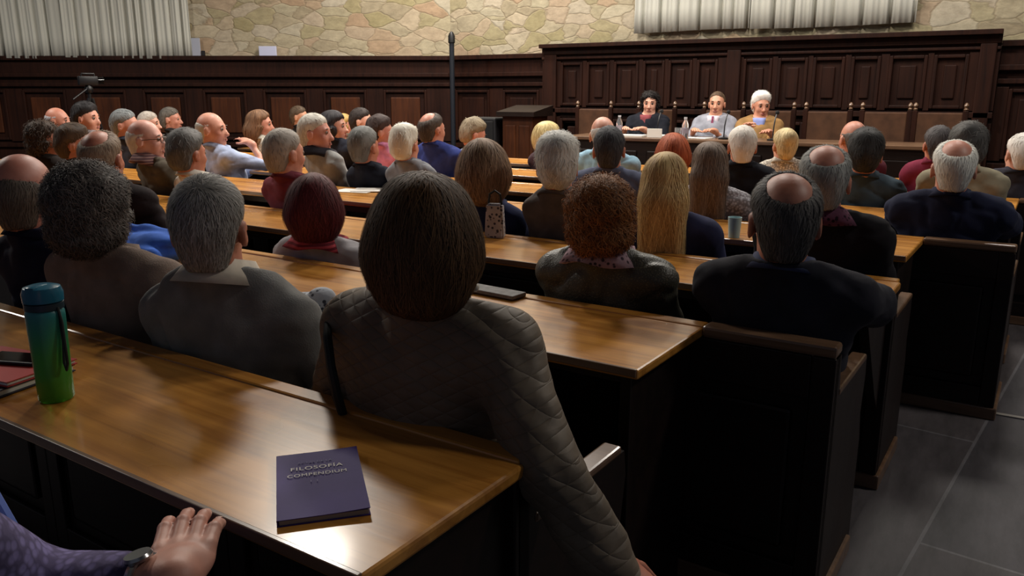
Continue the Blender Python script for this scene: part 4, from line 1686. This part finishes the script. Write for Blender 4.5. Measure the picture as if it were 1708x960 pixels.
# fifth and sixth benches
person('D6', 1447, 216, 5, 'black-haired person in a dark teal jacket in front of the black coat and purple scarf', ('full', (14, 14, 15), (48, 48, 48)), ('jacket', (58, 72, 82)), SK2, q=1.06, yaw=.2, bulk=1.0, sw=0.15, cloth_name='jacket')
person('E1', 1240, 208, 5, 'white-haired man in a black coat below the white-haired speaker', ('short', (150, 146, 138), (222, 216, 208)), ('coat', (22, 24, 32)), SK1, q=1.02, bulk=0.95, sw=.142, cloth_name='coat')
person('E2', 1311, 213, 6, 'woman with pinned-up blonde hair and white lace collar', ('updo', (112, 96, 66), (206, 190, 148)), ('lace', (206, 200, 186)), SK3, q=.98, bulk=.9, sw=.142, cloth_name='blouse')
person('E3', 1124, 221, 5, 'person with auburn red hair seen just above the long blonde hair', ('bob', (92, 36, 18), (168, 86, 50)), ('jacket', (48, 40, 40)), SK1, q=1.08, yaw=.4, sw=0.14, bulk=0.9, cloth_name='jacket')
person('E4', 1006, 194, 5, 'bald man in a light blue shirt hidden behind the dark-haired slate jacket man', ('bald', (120, 116, 112), (190, 186, 180)), ('shirt', (150, 190, 212)), SK3, q=1.04, bulk=1.15, yaw=.4, cloth_name='shirt')
person('E5', 915, 201, 6, 'woman with short pale blonde hair beside the lectern, in a dark brown top', ('bob', (128, 112, 72), (206, 190, 140)), ('jacket', (60, 44, 50)), SK1, q=1.05, yaw=-.5, bulk=.95, cloth_name='jacket')
person('E6', 1425, 201, 6, 'bald man with shiny head in a maroon pullover', ('bald', (60, 54, 52), (110, 102, 98)), ('sweater', (78, 30, 42)), SK1, q=1.0, bulk=1.1, sw=.142, cloth_name='sweater')
person('E7', 1568, 208, 6, 'dark-haired person in a dark red sweater in front of the navy coat man', ('short', (24, 22, 24), (84, 80, 80)), ('sweater', (118, 40, 62)), SK2, q=1.0, yaw=.3, bulk=0.9, sw=.142, cloth_name='sweater')
person('E8', 1617, 206, 5, 'dark-haired person in a beige coat mostly hidden behind the navy coat man', ('full', (30, 30, 30), (92, 90, 86)), ('jacket', (150, 142, 120)), SK2, q=1.0, yaw=.3, bulk=1.0, sw=0.15, cloth_name='coat')
person('E9', 1708, 221, 6, 'white-haired person in a dark jacket cut by the right edge of the photo', ('short', (150, 146, 140), (210, 206, 200)), ('jacket', (52, 52, 62)), SK3, q=1.0, yaw=.4, bulk=1.1, cloth_name='jacket')
# left block, all looking to the right
R_ = -1.0
person('F1', 94, 179, 4, 'bald grey person at the far left in front of the wood panels', ('bald', (120, 120, 124), (180, 180, 186)), ('jacket', (70, 60, 52)), SK1, q=1.0, yaw=R_, cloth_name='jacket')
person('F2', 72, 199, 3, 'person with bushy dark brown hair at the far left', ('curly', (26, 20, 17), (70, 56, 46)), ('jacket', (44, 38, 36)), SK2, q=1.1, yaw=-.8, sw=0.13, bulk=0.9, cloth_name='jacket')
person('F2b', 122, 208, 3, 'person with dark brown hair right of the bushy dark hair', ('full', (34, 26, 22), (84, 68, 54)), ('jacket', (70, 60, 54)), SK2, q=1.05, yaw=-.8, sw=0.13, bulk=0.9, cloth_name='jacket')
person('F3', 142, 171, 4, 'black-haired person with face to the right, below the video camera', ('full', (16, 15, 16), (52, 50, 52)), ('jacket', (150, 140, 140)), (206, 150, 126), q=1.06, yaw=R_ - .2, cloth_name='jacket')
person('F4', 206, 181, 4, 'person with short slate grey hair right of the video camera', ('short', (72, 76, 78), (140, 142, 142)), ('jacket', (50, 54, 66)), SK1, q=1.08, yaw=R_, cloth_name='jacket')
person('F5', 247, 185, 5, 'pale-haired person half hidden behind the bald man with glasses', ('short', (130, 122, 114), (190, 182, 172)), ('jacket', (90, 84, 80)), SK3, q=1.0, yaw=R_, cloth_name='jacket')
person('F6', 240, 199, 3, 'bald man with glasses, striped scarf and green-brown jacket in profile', ('bald', (150, 144, 138), (210, 204, 196)), ('jacket', (92, 84, 72)), (214, 164, 148), q=1.06, yaw=R_, bulk=0.92, glasses=True, sw=0.14, cloth_name='jacket', scarf=((150, 120, 116), 'stripe'))
person('F7', 283, 178, 6, 'dark grey haired man in profile wearing a dark jacket, near the wall panels', ('short', (56, 54, 50), (120, 114, 106)), ('jacket', (44, 42, 42)), SK1, q=1.12, yaw=R_, cloth_name='jacket')
f8 = person('F8', 351, 187, 4, 'balding grey man in a light blue shirt with a hand at his face', ('bald', (120, 116, 108), (196, 192, 184)), ('shirt', (164, 176, 206)), (204, 150, 128), q=1.1, yaw=R_ - .1, bulk=1.15, body=-.35, cloth_name='shirt',
            arms=[((-.22, .1, .70), (-.1, .3, .82)), ((.19, .2, .835), (.05, .16, .985))])
person('F9', 432, 181, 5, 'woman with shoulder-length brown hair and pale patterned blouse', ('shoulder', (66, 46, 34), (138, 104, 76)), ('pattern', (196, 190, 176)), SK1, q=1.05, yaw=R_, body=-.6, cloth_name='blouse')
person('F10', 498, 176, 7, 'man with short brown hair in profile close to the wall panels', ('short', (48, 38, 30), (96, 80, 64)), ('jacket', (40, 38, 40)), (196, 146, 116), q=1.02, yaw=R_ - .2, cloth_name='jacket')
person('F11', 524, 188, 4, 'grey-haired man in a light grey jacket with dark strap, turned right', ('short', (126, 122, 114), (206, 202, 192)), ('jacket', (146, 146, 144)), (200, 142, 124), q=1.08, yaw=R_ - .15, bulk=0.95, body=-0.3, sw=.142, cloth_name='jacket', scarf=((40, 38, 44), 'suit'))
person('F12', 556, 183, 5, 'black-haired woman in profile in dark clothes beside the light grey jacket', ('bob', (18, 17, 20), (60, 58, 60)), ('jacket', (34, 36, 46)), SK3, q=1.02, yaw=R_ - .2, cloth_name='jacket')
person('F13', 574, 189, 7, 'blonde person behind the black-haired profile woman', ('bob', (124, 96, 52), (190, 158, 98)), ('jacket', (120, 110, 96)), SK1, q=.98, yaw=R_, cloth_name='jacket')
person('F14', 602, 179, 6, 'young man with dark hair in profile wearing a pale blue shirt', ('short', (24, 20, 20), (62, 54, 50)), ('shirt', (140, 152, 172)), (216, 166, 142), q=1.04, yaw=R_ - .1, cloth_name='shirt')
person('F15', 634, 193, 5, 'dark-haired woman in a pink sweater', ('full', (30, 24, 24), (78, 64, 60)), ('sweater', (212, 134, 172)), SK1, q=.98, yaw=-.8, cloth_name='sweater')
person('F16', 720, 186, 5, 'balding dark-haired man in a royal blue shirt', ('crown', (30, 26, 26), (90, 80, 72)), ('shirt', (50, 62, 124)), SK1, q=1.04, yaw=-.2, bulk=1.15, cloth_name='shirt')
person('F17', 790, 198, 6, 'brown-grey haired person in a grey-blue shirt, right of the royal blue shirt', ('full', (84, 74, 60), (148, 136, 112)), ('shirt', (128, 140, 160)), SK1, q=1.04, yaw=-.7, pitch=-.3, cloth_name='shirt')
# speakers on the dais
A_ = lambda: [((-.215, .12, .66), (-.1, .42, .82)), ((.215, .12, .66), (.1, .42, .82))]
person('S1', 1085, 151, 0, 'woman with curly black hair in black speaking at the dais table', ('curly', (10, 9, 10), (46, 40, 38)), ('jacket', (26, 28, 36)), (212, 162, 138), q=1.0, yaw=PI + .3, body=PI + .1, Ys=8.36, floor=.2, seat=.48, vox=.0075, cloth_name='jacket', arms=A_(), tie=((120, 60, 64), None), pitch=-.05)
person('S2', 1197, 152, 0, 'man in a grey suit with a dusky pink tie at the dais table', ('recede', (60, 46, 36), (104, 84, 66)), ('suit', (140, 142, 152)), (206, 152, 124), q=1.0, yaw=PI + .15, body=PI + .1, Ys=8.36, floor=.2, seat=.48, vox=.0075, cloth_name='suit_jacket', arms=A_(), tie=((206, 196, 206), (132, 70, 96)), bulk=1.0, sw=.15)
person('S3', 1271, 153, 0, 'white-haired man in a tan jacket leaning at the dais table', ('full', (190, 186, 178), (242, 238, 230)), ('suit', (146, 112, 70)), (200, 144, 118), q=1.02, yaw=PI + .55, body=PI + .2, Ys=8.36, floor=.2, seat=.48, vox=.0075, cloth_name='jacket', pitch=-.12, bulk=1.05, sw=.15,
       arms=[((-.2, .1, .66), (-.12, .4, .82)), ((.21, .16, .66), (.12, .3, .86))], tie=((130, 140, 190), None))

# the person beside the camera whose right hand holds the desk edge
tip = at_z(331, 843, .778)
h0 = at_z(298, 950, .77)


def neighbour():
    ox, oy = -1.17, .34
    vox = .005
    g = lambda x, y, z: (x - ox, y - oy, z)
    hd = np.array([tip[0] - h0[0], tip[1] - h0[1], 0.])
    hd /= np.linalg.norm(hd)
    wr = np.array(g(tip[0], tip[1], .772)) - hd * .188
    sh = np.array((.175, 0, .93))
    el = np.array((.09, .17, .71))
    hc = np.array((0, .02, 1.17))
    M = rotm(-.1)
    S = SDF((-.34, -.22, .41), (.42, .5, 1.33), .0062)
    S.cap((-.16, 0, .93), (.16, 0, .93), .05, .05, .05)
    S.ell((0, .01, .8), (.155, .1, .17), .05)
    S.ell((0, .02, .58), (.15, .12, .2), .05)
    S.cap((0, -.01, .93), (0, .0, 1.1), .057, .055, .03)
    head_prims(S, M, hc, 1.)
    S.cap(sh, el, .045, .038, .03)
    S.cap(el, wr, .036, .027, .02)
    S.cap((-.165, 0, .93), (-.23, .06, .68), .045, .038, .03)
    S.cap((-.23, .06, .68), (-.2, .22, .56), .036, .026, .02)
    hand_prims(S, (-.2, .23, .56), (.3, .6, 0), (0, 0, 1), 1., .3, 1)
    V, F = S.mesh()
    # right hand in a finer grid of its own, welded on at the wrist
    keep = np.ones(len(V), bool)
    root = None
    S2 = SDF(wr - .16, wr + np.array([.16, .22, .09]), .003)
    s_ = np.array([hd[1], -hd[0], 0.])
    up = np.array([0, 0, 1.])
    S2.cap(wr + (el - wr) * .3, wr, .031, .028, .02)
    R = np.stack([s_, hd, up], 1)
    S2.ell(wr + hd * .045, (.044, .056, .018), .014, R)
    S2.cap(wr, wr + hd * .03, .026, .026, .02)
    # fingers: index, middle, ring, little lie over the desk edge
    for o, L, dz in ((-.031, .094, .0), (-.0105, .102, .003), (.0105, .096, .002), (.031, .076, -.002)):
        b_ = wr + hd * (.084 - abs(o) * .3) + s_ * o + up * .002
        sp = hd + s_ * o * 2.
        sp /= np.linalg.norm(sp)
        m1 = b_ + sp * L * .5 + up * (.007 + dz)
        m2 = m1 + sp * L * .3 - up * .006
        t = m2 + sp * L * .22 - up * .008
        S2.cap(b_ - hd * .016, m1, .0112, .0102, .004)
        S2.cap(m1, m2, .0102, .0092, .003)
        S2.cap(m2, t, .0092, .0078, .003)
        S2.ell(b_ - hd * .004 + up * .006, (.009, .01, .006), .008)
        S2.ell(m1 + up * .003, (.0072, .0072, .0065), .004)
    b_ = wr + hd * .018 - s_ * .028 - up * .004
    m1 = b_ + (hd * .7 - s_ * .45 - up * .55) * .042
    t = m1 + (hd * .8 + s_ * .1 - up * .5) * .032
    S2.cap(b_, m1, .0135, .0108, .012)
    S2.cap(m1, t, .0105, .0085, .004)
    V2, F2 = S2.mesh()
    o = npmesh('person', np.concatenate([V, V2]), np.concatenate([F, F2 + len(V)]), skinmat((206, 152, 132)), None, loc=(ox, oy, 0))
    tag(o, 'person at the lower left corner whose hand rests on the near desk edge', 'person')
    # nails
    for oo, L in ((-.031, .094), (-.0105, .102), (.0105, .096), (.031, .076)):
        sp = hd + s_ * oo * 2.
        sp /= np.linalg.norm(sp)
        c_ = wr + hd * (.084 - abs(oo) * .3) + s_ * oo + sp * L * .93 + up * .0065
        bm = bmesh.new()
        add_ball(bm, (0, 0, 0), (.0052, .0066, .0016), 12, 6)
        ob = obj('fingernail', bm, plain('nail', (216, 168, 152), .3), o, smooth=True)
        ob.location = c_
        ob.rotation_euler = (-.45, 0, math.atan2(-sp[0], sp[1]))
    # shirt
    S = SDF((-.34, -.24, .42), (.44, .36, 1.06), .008)
    S.cap((-.165, 0, .93), (.165, 0, .93), .066, .066, .05)
    S.ell((0, .02, .8), (.178, .125, .18), .05)
    S.ell((0, .035, .58), (.175, .15, .2), .05)
    S.cap(sh, el, .062, .056, .03)
    S.cap(el, el + (wr - el) * .66, .054, .042, .02)
    S.cap((-.165, 0, .93), (-.23, .06, .68), .062, .056, .03)
    S.cap((-.23, .06, .68), (-.205, .21, .565), .05, .04, .02)
    X, Y, Z = S.grids()
    S.f += .004 * wob(X, Y, Z, 30, 4, 5)
    S.cap((0, .0, .98), (0, .02, 1.12), .062, .08, .012, True)
    S.f = np.maximum(S.f, (Z - 1.02))
    V, F = S.mesh()
    npmesh('shirt', V, F, cloth((120, 112, 156), 'lace'), o)
    bm = bmesh.new()
    pts = [(-.06, -.02, 1.03), (.03, .1, .98), (.07, .135, .9), (.1, .155, .8), (.12, .19, .74), (.17, .20, .70)]
    add_tube(bm, pts, .011, 8)
    obj('lanyard', bm, cloth((104, 124, 190), 'suit'), o, smooth=True)
    # wrist watch
    d_ = (wr - el) / np.linalg.norm(wr - el)
    cw = wr - d_ * .045
    bm = bmesh.new()
    ax1 = np.cross(d_, up)
    ax1 /= np.linalg.norm(ax1)
    ax2 = np.cross(ax1, d_)
    add_tube(bm, [cw + (ax1 * math.cos(a) + ax2 * math.sin(a)) * .034 for a in np.linspace(0, 2 * PI, 25)], .0055, 8)
    ws_ = obj('watch_strap', bm, plain('steel', (170, 170, 172), .25, .9), o, smooth=True)
    bm = bmesh.new()
    add_lathe(bm, [(0, 0), (.017, 0), (.019, .004), (.017, .008), (0, .008)], 20)
    ob = obj('watch_case', bm, plain('steel', (170, 170, 172), .25, .9), ws_, smooth=True)
    ob.location = cw + ax2 * .034
    ob.rotation_euler = Vector(ax2.tolist()).to_track_quat('Z', 'Y').to_euler()
    S3 = SDF((-.26, -.2, .03), (.26, .56, .6), .017)
    S3.ell((0, .02, .51), (.172, .14, .1), .04)
    for q_ in (-1, 1):
        S3.cap((q_ * .09, .02, .5), (q_ * .1, .36, .495), .082, .062, .03)
        S3.cap((q_ * .1, .36, .49), (q_ * .1, .34, .07), .06, .042, .02)
    V, F = S3.mesh()
    npmesh('trousers', V, F, cloth((34, 34, 42), 'suit'), o)
    for q_ in (-1, 1):
        link(bpy.data.objects.new('shoe', shoe_mesh()), o, (q_ * .1, .38, 0))
        link(bpy.data.objects.new('eye', eye_mesh()), o, (M @ np.array([q_ * .031, .0835, .004]) + hc).tolist())
    link(bpy.data.objects.new('lips', lips_mesh()), o, (M @ np.array([0, .0985, -.068]) + hc).tolist())
    build_hair('short', (70, 66, 62), (150, 146, 140), M, hc, o, 1., 900, .0014, 77)
    # stool under the person
    st_ = empty('stool', (ox, oy, 0))
    tag(st_, 'plain dark bench block the person at the lower left corner sits on', 'stool')
    boxobj('seat', (-.3, -.2, .37), (.3, .2, .405), DARK, st_)
    for a in (-.24, .24):
        boxobj('leg', (a - .03, -.16, 0), (a + .03, .16, .38), DARK, st_)


neighbour()

# ------------------------------------------------------------------ light
def area(name, loc, size, power, col=(1, .93, .82), rot=(0, 0, 0), sy=None):
    l = bpy.data.lights.new(name, 'AREA')
    l.shape = 'RECTANGLE'
    l.size = size
    l.size_y = sy or size
    l.energy = power
    l.color = col
    return link(bpy.data.objects.new(name, l), None, loc, rot)


WARM = (1, .93, .84)
KL = 2.45


def lamp(loc, size, power, col, sy=None):
    area('ceiling_lamp', loc, size, power * KL, col, sy=sy)


lamp((-5.0, 4.77, 4.3), .5, 55, WARM, sy=.6)
lamp((-2.2, 6.2, 4.6), .6, 50, WARM)
lamp((-4.2, 7.2, 4.6), .6, 50, WARM)
lamp((-6.2, 8.4, 4.6), .6, 60, WARM)
lamp((-.2, 7.4, 4.6), .6, 36, WARM)
lamp((-9.2, 2.4, 4.6), .6, 75, WARM)
lamp((2.6, 4.2, 4.6), .6, 30, WARM)
# unseen area light added high on the left wall for the pale desk reflection
q = LW @ Vector((-3.1, -.15, 6.2))
area('desk_reflection_light', tuple(q), 2.2, 42, (1, .96, .88), rot=(PI / 2 - .25, 0, YAW), sy=1.7)
w = bpy.data.worlds.new('room_air')
w.use_nodes = True
w.node_tree.nodes['Background'].inputs[0].default_value = (.55, .62, .8, 1)
w.node_tree.nodes['Background'].inputs[1].default_value = .085
sc.world = w

# ------------------------------------------------------------------ camera
cam = bpy.data.cameras.new('camera')
cam.sensor_width = 36
cam.lens = FPX / 1708 * 36
cam.clip_start = .02
co = link(bpy.data.objects.new('camera', cam), None, (0, 0, CAMZ), (PI / 2 - PITCH, 0, YAW))
sc.camera = co
sc.view_settings.view_transform = 'Standard'
sc.view_settings.look = 'None'
sc.view_settings.exposure = 0.0
sc.view_settings.gamma = 1
sc.view_settings.use_curve_mapping = False
print('SCRIPT', round(time.time() - T0, 1))
